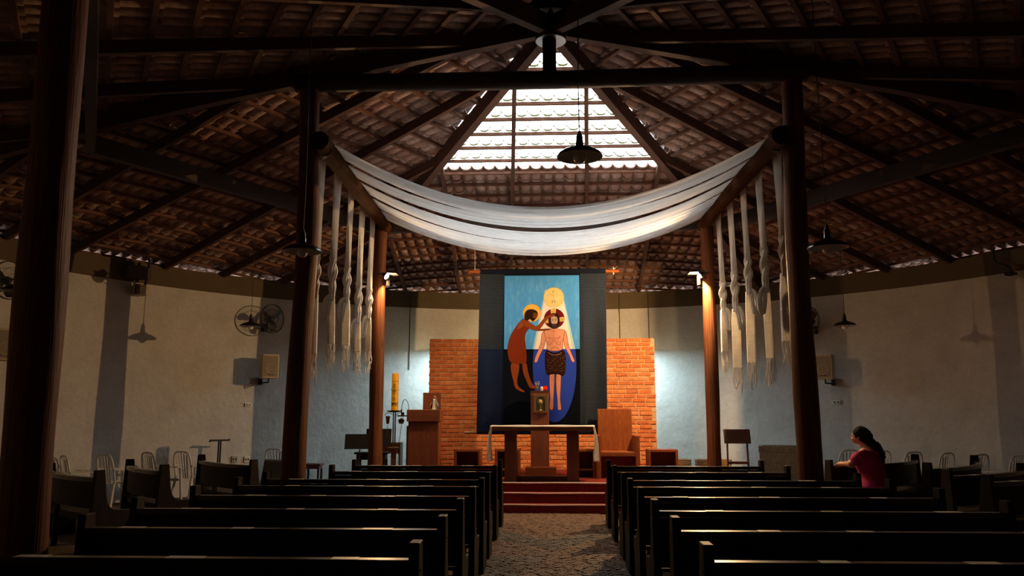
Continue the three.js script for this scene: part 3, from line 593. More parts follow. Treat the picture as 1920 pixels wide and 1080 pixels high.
{
  const t = thing('ambo', 'tall reddish-brown wooden lectern left of the altar', 'lectern', [-2.31, PH, -5.1]);
  mesh('body', bx(0.55, 1.05, 0.42, 0, 0, 0, 0.006, 1), M.altarWood, t);
  mesh('top_box', bx(0.6, 0.215, 0.5, 0.0, 1.0, 0.0, 0.008), M.altarWood, t);
  mesh('book_board', bx(0.335, 0.33, 0.03, 0.1, 1.2, -0.15, 0.005, 1), M.altarWood, t);
  const y = PH + 1.215;
  const s = thing('statuette', 'small statuette in white gown and blue mantle on the lectern', 'statue', [-2.13, y, -5.02], -0.15);
  mesh('gown', grid((u, v) => { const a = u * 6.2832, r = lerp(0.052, 0.03, Math.pow(v, 0.7)) * (v > 0.93 ? 1 - (v - 0.93) * 9 : 1) * (1 + 0.06 * Math.sin(a * 7)); return [Math.cos(a) * r, v * 0.2, Math.sin(a) * r * 0.75]; }, 36, 14), mat(lin(0.72, 0.66, 0.55), { roughness: 0.5 }), s);
  mesh('mantle', grid((u, v) => { const a = lerp(-0.85, Math.PI + 0.85, u) + Math.PI, spread = 1 + 0.5 * Math.sin(Math.PI * Math.min(1, v * 1.3)), r = lerp(0.066, 0.036, v) * spread; return [Math.cos(a) * r, 0.005 + v * 0.2, Math.sin(a) * r * 0.7]; }, 30, 12), mat(lin(0.07, 0.12, 0.17), { roughness: 0.5, side: THREE.DoubleSide }), s);
  const hd = new THREE.SphereGeometry(0.02, 16, 12); hd.scale(0.9, 1.2, 1); hd.translate(0, 0.225, 0.004); mesh('head', clean(hd), M.skin, s);
  mesh('veil', grid((u, v) => { const a = lerp(-0.2, Math.PI + 0.2, u) + Math.PI, r = 0.026 * Math.sqrt(Math.max(0.02, 1 - Math.pow(Math.max(0, v - 0.35) / 0.65, 2))) + 0.006 * (1 - v); return [Math.cos(a) * r, 0.19 + v * 0.062, Math.sin(a) * r]; }, 20, 10), mat(lin(0.7, 0.66, 0.58), { side: THREE.DoubleSide }), s);
  for (const q of [-1, 1]) mesh('hand', rod([q * 0.05, 0.12, 0.02], [q * 0.075, 0.06, 0.04], 0.01, 0.007), M.skin, s);
  mesh('base', lathe([[0, 0], [0.06, 0], [0.058, 0.012], [0, 0.012]], 20), mat(lin(0.5, 0.48, 0.42)), s);
  const m = thing('gooseneck_microphone', 'thin black gooseneck microphone arched left of the lectern', 'microphone', [-2.68, PH + 1.09, -5.02]);
  mesh('neck', tube([[0.08, 0.06, 0], [0.075, 0.16, 0], [0.05, 0.27, 0.01], [0.0, 0.31, 0.02], [-0.04, 0.22, 0.03], [-0.05, 0.12, 0.03]], 0.006, 30, 6), M.black, m);
  mesh('capsule', rod([-0.05, 0.13, 0.03], [-0.055, 0.07, 0.035], 0.012, 0.009), M.black, m);
  mesh('clip_tray', bx(0.2, 0.025, 0.1, -0.02, 0.0, 0.02, 0.006), M.black, m);
  mesh('knob', lathe([[0, 0.02], [0.03, 0.02], [0.03, 0.06], [0.02, 0.075], [0, 0.075]], 14).translate(-0.03, 0.005, 0.02), M.black, m);
  mesh('cable', tube([[-0.02, 0.0, 0.02], [-0.05, -0.2, 0.03], [-0.09, -0.5, 0.0], [-0.1, -0.9, 0.0], [-0.06, -1.05, 0.02]], 0.005, 24, 6), M.black, m);
}
{ // tall candle on a floor stand
  const st = thing('candle_stand', 'tall iron candle stand with leaf and grape pendants', 'candle stand', [-2.86, PH, -5.0]);
  mesh('stem', merge([rod([-0.018, 0, 0], [-0.018, 1.17, 0], 0.012), rod([0.018, 0, 0], [0.018, 1.17, 0], 0.012), bx(0.09, 0.5, 0.06, 0, 0, 0, 0.004)]), M.bronze, st);
  mesh('dish', lathe([[0, 1.165], [0.06, 1.165], [0.12, 1.18], [0.155, 1.2], [0.15, 1.2], [0.1, 1.187], [0, 1.182]], 28), M.bronze, st);
  const foot = []; for (const a of [0.4, 2.5, 4.6]) foot.push(tube([[0, 0.1, 0], [Math.cos(a) * 0.09, 0.09, Math.sin(a) * 0.09], [Math.cos(a) * 0.17, 0.012, Math.sin(a) * 0.17]], 0.012, 10, 6)); foot.push(bx(0.2, 0.02, 0.14, 0, 0.52, 0, 0.004)); mesh('foot', merge(foot), M.bronze, st);
  for (const s of [-1, 1]) mesh('hook', tube([[s * 0.03, 1.12, 0], [s * 0.1, 1.16, 0], [s * 0.16, 1.14, 0.02], [s * 0.17, 1.1, 0.02]], 0.006, 16, 6), M.bronze, st);
  const gr = []; for (let i = 0; i < 12; i++) { const q = new THREE.SphereGeometry(0.02, 8, 6), row = Math.floor(i / 3); q.translate(-0.12 + ((i % 3) - 1) * 0.024 * (1 - row * 0.2), 1.08 - row * 0.035, 0.01 * (i % 2)); gr.push(q); } mesh('grape_pendant', merge(gr), M.bronze, st);
  const lf = []; for (const [x, y] of [[0, 0], [-0.028, -0.015], [0.028, -0.015], [-0.018, -0.042], [0.018, -0.042]]) { const q = new THREE.SphereGeometry(0.03, 10, 8); q.scale(1, 1, 0.25); q.translate(0.13 + x, 1.03 + y, 0.01); lf.push(q); } lf.push(rod([0.13, 1.05, 0.01], [0.14, 1.11, 0.01], 0.004)); mesh('leaf_pendant', merge(lf), M.bronze, st);
  const ch = []; for (let i = 0; i < 9; i++) { const q = new THREE.TorusGeometry(0.012, 0.003, 5, 10); q.rotateY(i % 2 ? 1.57 : 0.2); q.translate(-0.12, 0.92 - i * 0.024, 0.01); ch.push(q); } mesh('chain', merge(ch), M.bronze, st);
  const ct = printCanvas(512, 1024, (c, w, h) => {
    c.fillStyle = '#d9a41c'; c.fillRect(0, 0, w, h); c.strokeStyle = c.fillStyle = '#3a2410'; c.lineWidth = 7; const x = w * 0.25;
    const ring = (y, rx, ry) => { c.beginPath(); c.ellipse(x, y, rx, ry, 0, 0, 7); c.stroke(); };
    c.strokeRect(-5, 215, w + 10, 4); ring(330, 34, 58); ring(330, 14, 34); c.font = 'bold 60px serif'; c.textAlign = 'center'; c.fillText('A', x, 352);
    ring(470, 66, 100); c.fillRect(x - 60, 462, 120, 14); c.fillRect(x - 7, 375, 14, 190); ring(470, 30, 46);
    ring(690, 28, 56); c.fillText('\u03a9', x, 712); for (let i = 0; i < 9; i++) { c.beginPath(); c.arc(x - 60 + i * 15, 820 + 18 * Math.sin(i), 16, 0, 7); c.stroke(); } c.strokeRect(-5, 860, w + 10, 4);
  }); ct.wrapS = THREE.RepeatWrapping;
  const cd = thing('tall_candle', 'thick yellow decorated candle on the iron stand', 'candle', [-2.86, PH + 1.184, -5.0]);
  const cg = new THREE.CylinderGeometry(0.062, 0.064, 0.69, 32, 1, true); cg.rotateY(-Math.PI / 2 - 0.1); cg.translate(0, 0.345, 0);
  mesh('candle_body', clean(cg), new THREE.MeshStandardMaterial({ map: ct, roughness: 0.4 }), cd);
  mesh('candle_top', lathe([[0.062, 0.69], [0.055, 0.692], [0.03, 0.68], [0.004, 0.678], [0.003, 0.7], [0, 0.7]], 24), M.wax, cd);
  mesh('pin_ring', merge([rod([-0.082, 0.39, 0], [0.082, 0.39, 0], 0.006), rod([0, 0.39, -0.08], [0, 0.39, 0.08], 0.006), lathe([[0.066, 0.145], [0.07, 0.15], [0.066, 0.155]], 24)]), M.bronze, cd);
}

// ---------------------------------------------------------------- painted banner
{
  const SC = 6, PX = 946, PY = 517, PW = 140, PHt = 298;
  const painting = printCanvas(PW * SC, PHt * SC, (c) => {
    c.scale(SC, SC); c.translate(-PX, -PY);
    const poly = (pts, f, st, lw = 0.6) => { c.beginPath(); pts.forEach((p, i) => (i ? c.lineTo(...p) : c.moveTo(...p))); c.closePath(); if (f) { c.fillStyle = f; c.fill(); } if (st) { c.strokeStyle = st; c.lineWidth = lw; c.stroke(); } };
    const blob = (pts, f, st, lw = 0.7) => { // smooth closed outline
      const n = pts.length; c.beginPath(); let m = [(pts[n - 1][0] + pts[0][0]) / 2, (pts[n - 1][1] + pts[0][1]) / 2]; c.moveTo(...m);
      for (let i = 0; i < n; i++) { const q = pts[(i + 1) % n]; c.quadraticCurveTo(pts[i][0], pts[i][1], (pts[i][0] + q[0]) / 2, (pts[i][1] + q[1]) / 2); }
      c.closePath(); if (f) { c.fillStyle = f; c.fill(); } if (st) { c.strokeStyle = st; c.lineWidth = lw; c.stroke(); }
    };
    const line = (pts, st, lw = 0.5) => { c.beginPath(); pts.forEach((p, i) => (i ? c.lineTo(...p) : c.moveTo(...p))); c.strokeStyle = st; c.lineWidth = lw; c.stroke(); };
    const disc = (x, y, rx, ry, f, st, lw = 0.6) => { c.beginPath(); c.ellipse(x, y, rx, ry, 0, 0, 6.2832); if (f) { c.fillStyle = f; c.fill(); } if (st) { c.strokeStyle = st; c.lineWidth = lw; c.stroke(); } };
    c.fillStyle = '#4c9fe8'; c.fillRect(PX, PY, PW, 143);
    for (let i = 0; i < 900; i++) { c.fillStyle = i % 2 ? 'rgba(90,150,190,0.10)' : 'rgba(140,200,235,0.10)'; c.fillRect(PX + hash(i, 1) * PW, PY + hash(i, 2) * 130, 1 + hash(i, 3) * 5, 4 + hash(i, 4) * 16); }
    poly([[1019.6, 561], [999, 659], [1078, 659], [1057, 561]], '#b4d3df'); poly([[1021, 566], [1002.8, 659], [1072.5, 659], [1056.3, 566]], '#f6e6d3');
    c.fillStyle = '#0c101c'; c.fillRect(PX, 658, PW, 160);
    c.save(); c.beginPath(); c.rect(PX, 658, PW, 160); c.clip(); disc(1039.5, 690, 40, 104, '#2b46b4'); c.restore();
    // pale gold disc with a faint bird
    disc(1038.4, 559.6, 19, 19, '#e8cd7e', '#cfae55', 0.5);
    for (let i = 0; i < 60; i++) disc(1022 + hash(i, 8) * 33, 545 + hash(i, 9) * 30, 1 + hash(i, 5) * 2.5, 1 + hash(i, 6) * 2, 'rgba(240,222,160,0.35)');
    disc(1038.4, 559.6, 19, 19, null, '#c9a74e', 0.6); line([[1024, 556], [1032, 553], [1038, 558], [1046, 554], [1054, 556]], '#c7a95c', 0.6); line([[1037, 548], [1038, 558], [1038, 562]], '#b6933f', 0.6); line([[1036, 565], [1036, 569], [1034.6, 569.6]], '#5b4420', 0.9); line([[1040, 565], [1040, 569], [1041.4, 569.6]], '#5b4420', 0.9); line([[1036, 546], [1037.4, 549], [1039, 546]], '#6b5428', 0.6);
    // nimbus with three gold fields
    disc(1039.2, 600, 18.6, 18.6, '#6e1420', '#3b0b10', 0.8);
    poly([[1032, 581.6], [1042.8, 581.6], [1041.6, 591.5], [1033.4, 591.5]], '#e2c063'); poly([[1021.4, 600.5], [1028.5, 598], [1028.5, 608.5], [1023, 608.5]], '#e2c063'); poly([[1049, 598], [1057.4, 597], [1057, 605.6], [1049, 606]], '#e2c063');
    c.fillStyle = '#6b4d18'; c.font = '7px serif'; c.textAlign = 'center'; c.fillText('O', 1037.4, 589.5); c.fillText('N', 1053, 604); c.font = '4.5px serif'; c.fillText('\u03c9', 1025, 605.5);
    // standing central figure
    const S = '#e59a78', K = '#5c2418';
    blob([[1027, 622], [1020, 622], [1015.5, 630], [1015, 645], [1011, 656], [1006, 668], [1003, 676], [1002, 682], [1004.4, 684], [1008, 682], [1011, 672], [1017, 661], [1022, 648], [1024, 634], [1027, 628]], S, K);
    blob([[1052, 622], [1059, 622], [1063, 632], [1064, 646], [1067, 656], [1071, 667], [1075, 676], [1077, 681], [1074, 684], [1070, 680], [1067, 670], [1061, 660], [1057, 648], [1055, 634], [1052, 628]], S, K);
    blob([[1021, 621], [1034, 621], [1036, 616], [1043, 616], [1046, 621], [1058, 621], [1059, 626], [1055, 640], [1055, 650], [1054, 662], [1025, 662], [1026, 650], [1023.6, 640], [1020, 626]], S, K);
    for (const x of [1016, 1062]) line([[x - 1, 648], [x + 3, 649]], K, 0.45);
    line([[1026, 635], [1031, 638.5], [1036, 637.5], [1039, 637.5], [1044, 638.5], [1051, 635]], K, 0.6); line([[1037.5, 623], [1037.5, 637]], K, 0.35); disc(1031, 635.5, 0.6, 0.6, K); disc(1048, 635.5, 0.6, 0.6, K);
    line([[1027, 643], [1028, 650], [1033, 649.5], [1037, 641], [1040, 641], [1044, 649.5], [1050, 650], [1051, 643]], K, 0.55); for (const y of [641.5, 644, 646.5]) { line([[1029.5, y], [1033, y + 0.4]], K, 0.35); line([[1044.5, y + 0.4], [1048, y]], K, 0.35); }
    c.beginPath(); c.ellipse(1040, 661, 7.5, 6.5, 0, Math.PI, 0); c.strokeStyle = K; c.lineWidth = 0.5; c.stroke();
    blob([[1028, 628], [1033, 620], [1046, 620], [1046, 617], [1033, 617]], S); line([[1033, 622], [1037.5, 624.6], [1042, 622]], K, 0.5);
    for (const s of [0, 1]) { const x = s ? 1046.5 : 1034.5; blob([[x - 5, 702], [x + 5, 702], [x + 4.6, 716], [x + 4, 732], [x + 2.6, 752], [x + 3 + s * 2, 766], [x + 1 + s * 4, 772], [x - 3 + s * 1.5, 772], [x - 5 + s * 3, 766], [x - 3 + s * 1, 752], [x - 4.4, 732]], S, K); disc(x + (s ? -1.5 : 1.2), 711, 2.2, 2.8, null, '#a55b43', 0.5); line([[x - 4, 716], [x, 717], [x + 4, 716]], '#a55b43', 0.4); }
    blob([[1025, 659], [1032, 664], [1040, 666], [1048, 664], [1055, 659], [1060, 668], [1060, 690], [1059, 704], [1054, 710], [1048, 705], [1033, 705], [1026, 708], [1023, 700], [1021.6, 680], [1022.4, 666]], '#2a1512', '#160a09', 0.8);
    for (let r = 0; r < 9; r++) for (let i = 0; i < 9; i++) { const x = 1024.5 + i * 3.9 + hash(i, r) * 2, y = 668.5 + r * 3.7 + hash(r, i + 20) * 1.6; line([[x, y], [x + 1.6 + hash(r, i) * 1.8, y + hash(i, r + 3) * 0.9]], ['#8c6a4c', '#6f3c2e', '#a58a63'][(i + r) % 3], 0.5); } line([[1027, 664], [1033, 668], [1040, 669.5], [1048, 668], [1053, 664]], '#c69a72', 0.6);
    // head of the central figure
    blob([[1028, 606], [1028.6, 596], [1033, 590.5], [1040, 589.5], [1047, 592], [1049.6, 600], [1049, 612], [1044, 620], [1034, 620], [1030, 614]], '#2b1d18'); blob([[1032.6, 600], [1034, 596.4], [1039, 595.4], [1044, 597], [1045.6, 602], [1044.6, 610], [1041, 616], [1037, 616], [1033.8, 610]], '#c9a58d'); blob([[1033.4, 608], [1036, 610.5], [1039, 609.5], [1042, 610.5], [1045, 608], [1044, 616], [1039.4, 620.4], [1035, 616]], '#3c3230');
    for (const x of [1036, 1042]) { line([[x - 2, 601], [x + 1.8, 600.6]], '#2b1d18', 0.7); disc(x, 603, 1.4, 0.8, '#e8d9cc', '#2b1d18', 0.3); disc(x, 603, 0.6, 0.7, '#1b1210'); } line([[1039, 602], [1038.4, 607.4], [1040, 607.8]], '#6c4a3a', 0.5); line([[1037, 611.5], [1041, 611.5]], '#8d4a3e', 0.8);
    // bending figure at the left
    disc(997.7, 589, 16.6, 16.6, '#efb94c', '#d19a35', 0.5);
    const B = '#8a431f', BK = '#4f1f0e';
    blob([[961, 682], [975, 682], [974, 700], [970, 716], [972, 728], [980, 734], [985, 736], [984, 739], [978, 738], [966, 731], [965, 722], [960, 704], [958, 690]], B, BK, 0.4); blob([[979, 682], [988, 682], [990, 700], [996, 718], [1000, 726], [1010, 729], [1012, 732], [1000, 732], [993, 731], [988, 718], [981, 702]], B, BK, 0.4);
    blob([[986, 598], [976, 604], [966, 618], [957, 634], [952.4, 652], [953, 668], [957, 684], [972, 685.5], [988, 685], [988, 670], [986, 652], [984, 636], [986, 626], [992, 620], [994, 608]], '#7a2f17', BK, 0.5); blob([[983, 600], [974, 608], [968, 620], [974, 620], [984, 612], [992, 608]], '#8d4a24');
    blob([[990, 614], [1000, 620], [1014, 620], [1030, 619], [1034, 620], [1030, 622], [1018, 623], [1004, 624]], '#7a3818', BK, 0.4);
    blob([[981, 606], [986, 603], [993, 607], [1000, 612], [1006, 616], [1012, 610], [1018, 602], [1024, 595.5], [1032, 592.5], [1040, 591.5], [1042, 594], [1034, 597], [1026, 601], [1020, 609], [1013, 620], [1006, 624], [996, 620], [984, 616]], '#8a431f', BK, 0.5);
    blob([[984, 602], [983, 592], [987, 584], [995, 581.5], [1004, 583], [1009, 588], [1008.4, 596], [1004, 602], [998, 605], [994, 600], [990, 604]], '#2f1a10'); blob([[1000, 589], [1005, 588], [1008.6, 591], [1008.6, 595], [1005, 600], [1001, 602], [999, 597]], '#6e3a20'); blob([[999, 598], [1004, 599], [1001, 605.5], [996.5, 604]], '#26150d'); line([[1003, 591.5], [1006, 591]], '#2f1a10', 0.6);
  });
  const dash = (upper) => printCanvas(256, 1024, (c, w, h) => {
    c.fillStyle = '#0a0e19'; c.fillRect(0, 0, w, h);
    for (let j = 0; j < 128; j++) for (let i = 0; i < 20; i++) { const y = j * 8 + 2, x = i * 13 + (j % 2) * 6.5; if (!upper && y > h * 0.475) { c.fillStyle = '#16213d'; c.fillRect(0, y - 3, w, 9); c.fillStyle = '#22325a'; c.fillRect(x, y, 2, 2); } else { c.strokeStyle = '#74839a'; c.lineWidth = 2.0; c.beginPath(); c.moveTo(x, y); c.lineTo(x + 7, y + 4.6); c.stroke(); } }
  });
  const t = thing('painted_banner', 'large cloth banner with two painted figures and blue sky', 'banner', [0, 0, 0]), Z = -5.5;
  const TOP = 4.355, BOT = 1.215;
  const wave = (x, y) => Z + 0.02 * Math.sin(x * 5.2 + 0.6) * sm(TOP, BOT, y) * 1.5 + 0.012 * Math.sin(x * 13) * sm(4.3, 3, y) * (Math.abs(x + 0.14) > 0.75 ? 1.6 : 0.5);
  const panel = (name, xa, xb, ya, yb, m, dz = 0, skew = 0) => mesh(name, (() => { const g = grid((u, v) => { const y = lerp(yb, ya, v), x = lerp(xa, xb, u) + skew * (1 - (y - BOT) / (TOP - BOT)); return [x, y, wave(x, y) + dz]; }, 26, 40); return g; })(), m, t);
  const cm = (map) => new THREE.MeshPhysicalMaterial({ map, roughness: 0.95, specularIntensity: 0.1, side: THREE.DoubleSide });
  panel('backing', -1.35, 1.078, TOP - 0.02, BOT, M.navy, -0.008, -0.03);
  panel('painting', -0.875, 0.563, 4.225, BOT + 0.01, Object.assign(cm(painting), { color: lin(0.72, 0.74, 0.78) }), 0.004, -0.015);
  panel('side_panel', -1.35, -0.885, TOP - 0.09, BOT, cm(dash(false)), 0.002, -0.05); panel('side_panel', 0.575, 1.078, TOP - 0.09, BOT, cm(dash(true)), 0.002, -0.03);
  mesh('hem', bx(2.43, 0.1, 0.075, -0.136, TOP - 0.1, Z, 0.025), M.navy, t);
  mesh('rod', rod([-1.56, TOP - 0.045, Z], [1.325, TOP - 0.05, Z], 0.032, 0.032, 14), M.chairWood, t);
  mesh('rod', rod([-1.62, BOT + 0.03, Z], [1.2, BOT + 0.03, Z], 0.028, 0.028, 14), M.paleWood, t);
  mesh('hem', bx(2.46, 0.07, 0.06, -0.17, BOT - 0.005, Z, 0.02), M.navy, t);
  mesh('cord', merge([rod([1.22, TOP - 0.02, Z], [1.95, 4.95, -6.3], 0.006), rod([1.22, TOP + 0.03, Z], [1.22, TOP - 0.12, Z], 0.012), rod([-1.45, TOP - 0.02, Z], [-1.46, 5.35, Z], 0.006)]), M.paper, t);
}

// ---------------------------------------------------------------- pews
const ROWZ = [5.55, 4.5, 3.45, 2.42, 1.42, 0.58, -0.72, -1.95];
function endPanel(th = 0.045) {                                   // side of a pew in the z-y plane: +z is the back
  const s = new THREE.Shape(); s.moveTo(0.05, 0); s.lineTo(0.07, 0.3); s.lineTo(0.045, 0.93); s.lineTo(-0.06, 0.93); s.lineTo(-0.1, 0.62); s.quadraticCurveTo(-0.13, 0.48, -0.24, 0.47); s.lineTo(-0.42, 0.46); s.lineTo(-0.42, 0.38); s.lineTo(-0.36, 0.3); s.lineTo(-0.36, 0); s.closePath();
  const g = new THREE.ExtrudeGeometry(s, { depth: th, bevelEnabled: true, bevelSize: 0.004, bevelThickness: 0.004, bevelSegments: 1, curveSegments: 6 });
  g.rotateY(-Math.PI / 2); g.translate(th / 2, 0, 0); return uvMetres(g, 1);
}
const panelGeo = endPanel();
function straightPew(label, xa, xb, z) {
  const L = xb - xa, t = thing('church_pew', label, 'pew', [(xa + xb) / 2, 0, z], 0, 'straight pews in rows');
  mesh('backrest', bx(L - 0.05, 0.36, 0.025, 0, 0.44, -0.005, 0.004), M.pew, t);
  mesh('top_rail', bx(L - 0.05, 0.045, 0.075, 0, 0.805, 0.0, 0.008), M.pewTrim, t);
  mesh('seat', bx(L - 0.05, 0.03, 0.38, 0, 0.4, -0.225, 0.006), M.pew, t);
  mesh('lower_rail', bx(L - 0.05, 0.09, 0.025, 0, 0.28, -0.02, 0.004), M.pew, t);
  for (const s of [-1, 1]) { const p = mesh('end_panel', panelGeo, M.pew, t); p.position.set(s * (L / 2 - 0.0225), 0, 0); const b = mesh('bolt', rod([s * 0.028, 0.8, 0], [s * 0.033, 0.8, 0], 0.008), M.steel, p); void b; }
  mesh('middle_leg', bx(0.045, 0.4, 0.36, 0, 0, -0.2, 0.004, 1), M.pew, t);
  mesh('kneeler', merge([bx(L - 0.1, 0.03, 0.16, 0, 0.17, 0.22, 0.006), bx(0.04, 0.17, 0.1, -L * 0.4, 0, 0.22), bx(0.04, 0.17, 0.1, L * 0.4, 0, 0.22), bx(0.04, 0.04, 0.2, -L * 0.4, 0.13, 0.1), bx(0.04, 0.04, 0.2, L * 0.4, 0.13, 0.1)]), M.pew, t);
  return t;
}
const ord = ['front', 'second', 'third', 'fourth', 'fifth', 'sixth', 'seventh', 'eighth'];
const tapeAt = (z) => [0.19 + 0.05 * Math.sin(z * 5), 0.47 + 0.05 * Math.cos(z * 3), 0.8 + 0.04 * Math.sin(z * 7 + 1)];
ROWZ.forEach((z, i) => {
  const row = ROWZ.length - i, long = i < 6;
  for (const s of [-1, 1]) {
    const xa = s < 0 ? (i < 2 ? -3.06 : long ? -3.27 : -2.87) : 0.665 + i * 0.014, xb = s < 0 ? -0.725 : (long ? 3.32 : 2.95);
    const t = straightPew('dark straight pew, ' + ord[row - 1] + ' row from the altar, ' + (s < 0 ? 'left' : 'right') + ' of the aisle', xa, xb, z);
    tapeAt(z + s).forEach((f) => mesh('paper_tape', bx(rr(0.13, 0.19), 0.0015, 0.07, (f - 0.5) * (xb - xa), 0.85, 0), M.paper, t));
  }
});
function curvedPew(label, cx, cz, r, a0, a1, side) {               // bent round (cx, cz); angles in degrees from the side axis
  const t = thing('curved_pew', label, 'pew', [cx, 0, cz], 0, 'curved pews at the sides');
  const A = (d) => (side > 0 ? d * D : Math.PI - d * D), lo = Math.min(A(a0), A(a1)), hi = Math.max(A(a0), A(a1));
  mesh('backrest', arcBox(r - 0.015, r + 0.012, 0.5, 0.8, lo, hi), M.pew, t); mesh('top_rail', arcBox(r - 0.04, r + 0.04, 0.8, 0.85, lo, hi), M.pewTrim, t);
  mesh('seat', arcBox(r - 0.41, r - 0.03, 0.4, 0.43, lo, hi), M.pew, t); mesh('lower_rail', arcBox(r - 0.03, r - 0.005, 0.36, 0.42, lo, hi), M.pew, t);
  for (const a of [lo, hi]) { const p = mesh('end_panel', panelGeo, M.pew, t); p.position.set(Math.cos(a) * r, 0, Math.sin(a) * r); p.rotation.y = Math.PI / 2 - a; }
  const m = (lo + hi) / 2, p = mesh('middle_leg', bx(0.06, 0.5, 0.06, 0, 0, 0, 0.004), M.pew, t); p.position.set(Math.cos(m) * r, 0, Math.sin(m) * r); p.rotation.y = Math.PI / 2 - m;
  for (const f of [0.3, 0.75]) mesh('paper_tape', arcBox(r - 0.04, r + 0.04, 0.85, 0.8515, lerp(lo, hi, f), lerp(lo, hi, f) + 0.03, 2), M.paper, t);
  return t;
}
curvedPew('curved pew on the left, front one beside the black T stand', -2.5, -5.0, 3.6, 27.5, 60, -1); curvedPew('curved pew on the left, middle one of the three', -2.95, -3.6, 3.6, 28, 55, -1); curvedPew('curved pew on the left, rear one next to the near post', -3.5, -2.8, 3.7, 30.5, 62, -1);
curvedPew('curved pew on the right on which the seated person rests an arm', 2.7, -5.6, 3.65, 27, 70, 1); curvedPew('curved pew on the right just behind the seated person', 3.25, -4.7, 3.65, 17, 61, 1);
curvedPew('curved pew on the right, second behind the seated person', 3.3, -3.55, 3.6, 36, 68, 1); curvedPew('curved pew on the right, rearmost by the picture edge', 3.3, -2.6, 3.55, 38, 68, 1);
{ const t = thing('low_bench', 'plain dark wooden seat under the seated person', 'bench', [4.4, 0, -1.72], 0.56); mesh('seat', bx(0.46, 0.04, 0.38, 0, 0.39, 0, 0.006), M.pew, t); for (const x of [-0.19, 0.19]) mesh('leg', bx(0.04, 0.39, 0.34, x, 0, 0, 0.004), M.pew, t); }

// ---------------------------------------------------------------- white plastic chairs by the wall
let chairSrc;
function plasticChair(label, deg, r, twist = 0) {
  const ph = deg * D, pos = [Math.sin(ph) * r, 0, -Math.cos(ph) * r], view = Math.atan2(pos[0] - camera.position.x, camera.position.z - pos[2]), turn = Math.PI - lerp(ph, view, 0.75) + twist;
  if (chairSrc) return copy(chairSrc, label, pos, turn);
  const t = chairSrc = thing('plastic_chair', label, 'chair', pos, turn, 'white plastic chairs along the wall');      // back at +z
  const lean = (y) => 0.19 + (y - 0.42) * 0.2;
  mesh('seat', grid((u, v) => { const x = lerp(-0.23, 0.23, u), z = lerp(0.2, -0.24, v); return [x, 0.42 + 0.02 * Math.abs(x / 0.23) ** 3 - 0.012 * (1 - (x / 0.23) ** 2) - (v > 0.85 ? (v - 0.85) * 0.25 : 0), z]; }, 14, 12), M.plastic, t);
  mesh('back_frame', tube([[-0.235, 0.42, lean(0.42)], [-0.235, 0.6, lean(0.6)], [-0.222, 0.78, lean(0.78)], [-0.17, 0.875, lean(0.87)], [0, 0.9, lean(0.9)], [0.17, 0.875, lean(0.87)], [0.222, 0.78, lean(0.78)], [0.235, 0.6, lean(0.6)], [0.235, 0.42, lean(0.42)]], 0.017, 40, 8), M.plastic, t);
  for (let k = 0; k < 5; k++) { const x0 = (k - 2) * 0.05, x1 = (k - 2) * 0.078; mesh('slat', sweepBox([V(x0, 0.42, lean(0.42) + 0.004), V((x0 + x1) / 2, 0.65, lean(0.65) + 0.004), V(x1, 0.885 - 0.02 * Math.abs(k - 2), lean(0.88) + 0.004)], 0.03, 0.008), M.plastic, t); }
  for (const s of [-1, 1]) {
    mesh('armrest', sweepBox([V(s * 0.25, 0.66, 0.24), V(s * 0.275, 0.655, 0.0), V(s * 0.265, 0.64, -0.2), V(s * 0.25, 0.6, -0.25)], 0.05, 0.02), M.plastic, t);
    mesh('leg', rod([s * 0.25, 0.61, -0.23], [s * 0.27, 0, -0.27], 0.022, 0.026, 8), M.plastic, t); mesh('leg', rod([s * 0.22, 0.45, 0.2], [s * 0.255, 0, 0.27], 0.022, 0.026, 8), M.plastic, t);
  }
  return t;
}
plasticChair('white plastic chair behind the near left post', -69.8, 8.55); plasticChair('white plastic chair left of the broad shadow stripe', -65.3, 8.6, 0.1); plasticChair('white plastic chair below the broad shadow stripe', -61.0, 8.55, -0.12);
plasticChair('white plastic chair right of the shadow stripe on the left wall', -55.4, 8.6, 0.06); plasticChair('white plastic chair beside the black T stand', -51.6, 8.5, -0.05); plasticChair('white plastic chair half hidden by the left log post', -39.3, 8.55);
plasticChair('white plastic chair in front of the seated person', 41.0, 8.6, 0.1); plasticChair('white plastic chair right behind the seated person', 44.9, 8.6); plasticChair('white plastic chair, third from the right edge of the row', 48.7, 8.6, 0.05);
plasticChair('white plastic chair with a pew end in front, on the right', 52.5, 8.6, -0.05); plasticChair('white plastic chair left of the dark stripe on the right wall', 56.4, 8.6); plasticChair('white plastic chair below the dark stripe on the right wall', 60.4, 8.6, 0.04);
plasticChair('white plastic chair cut by the right picture edge', 64.6, 8.6);

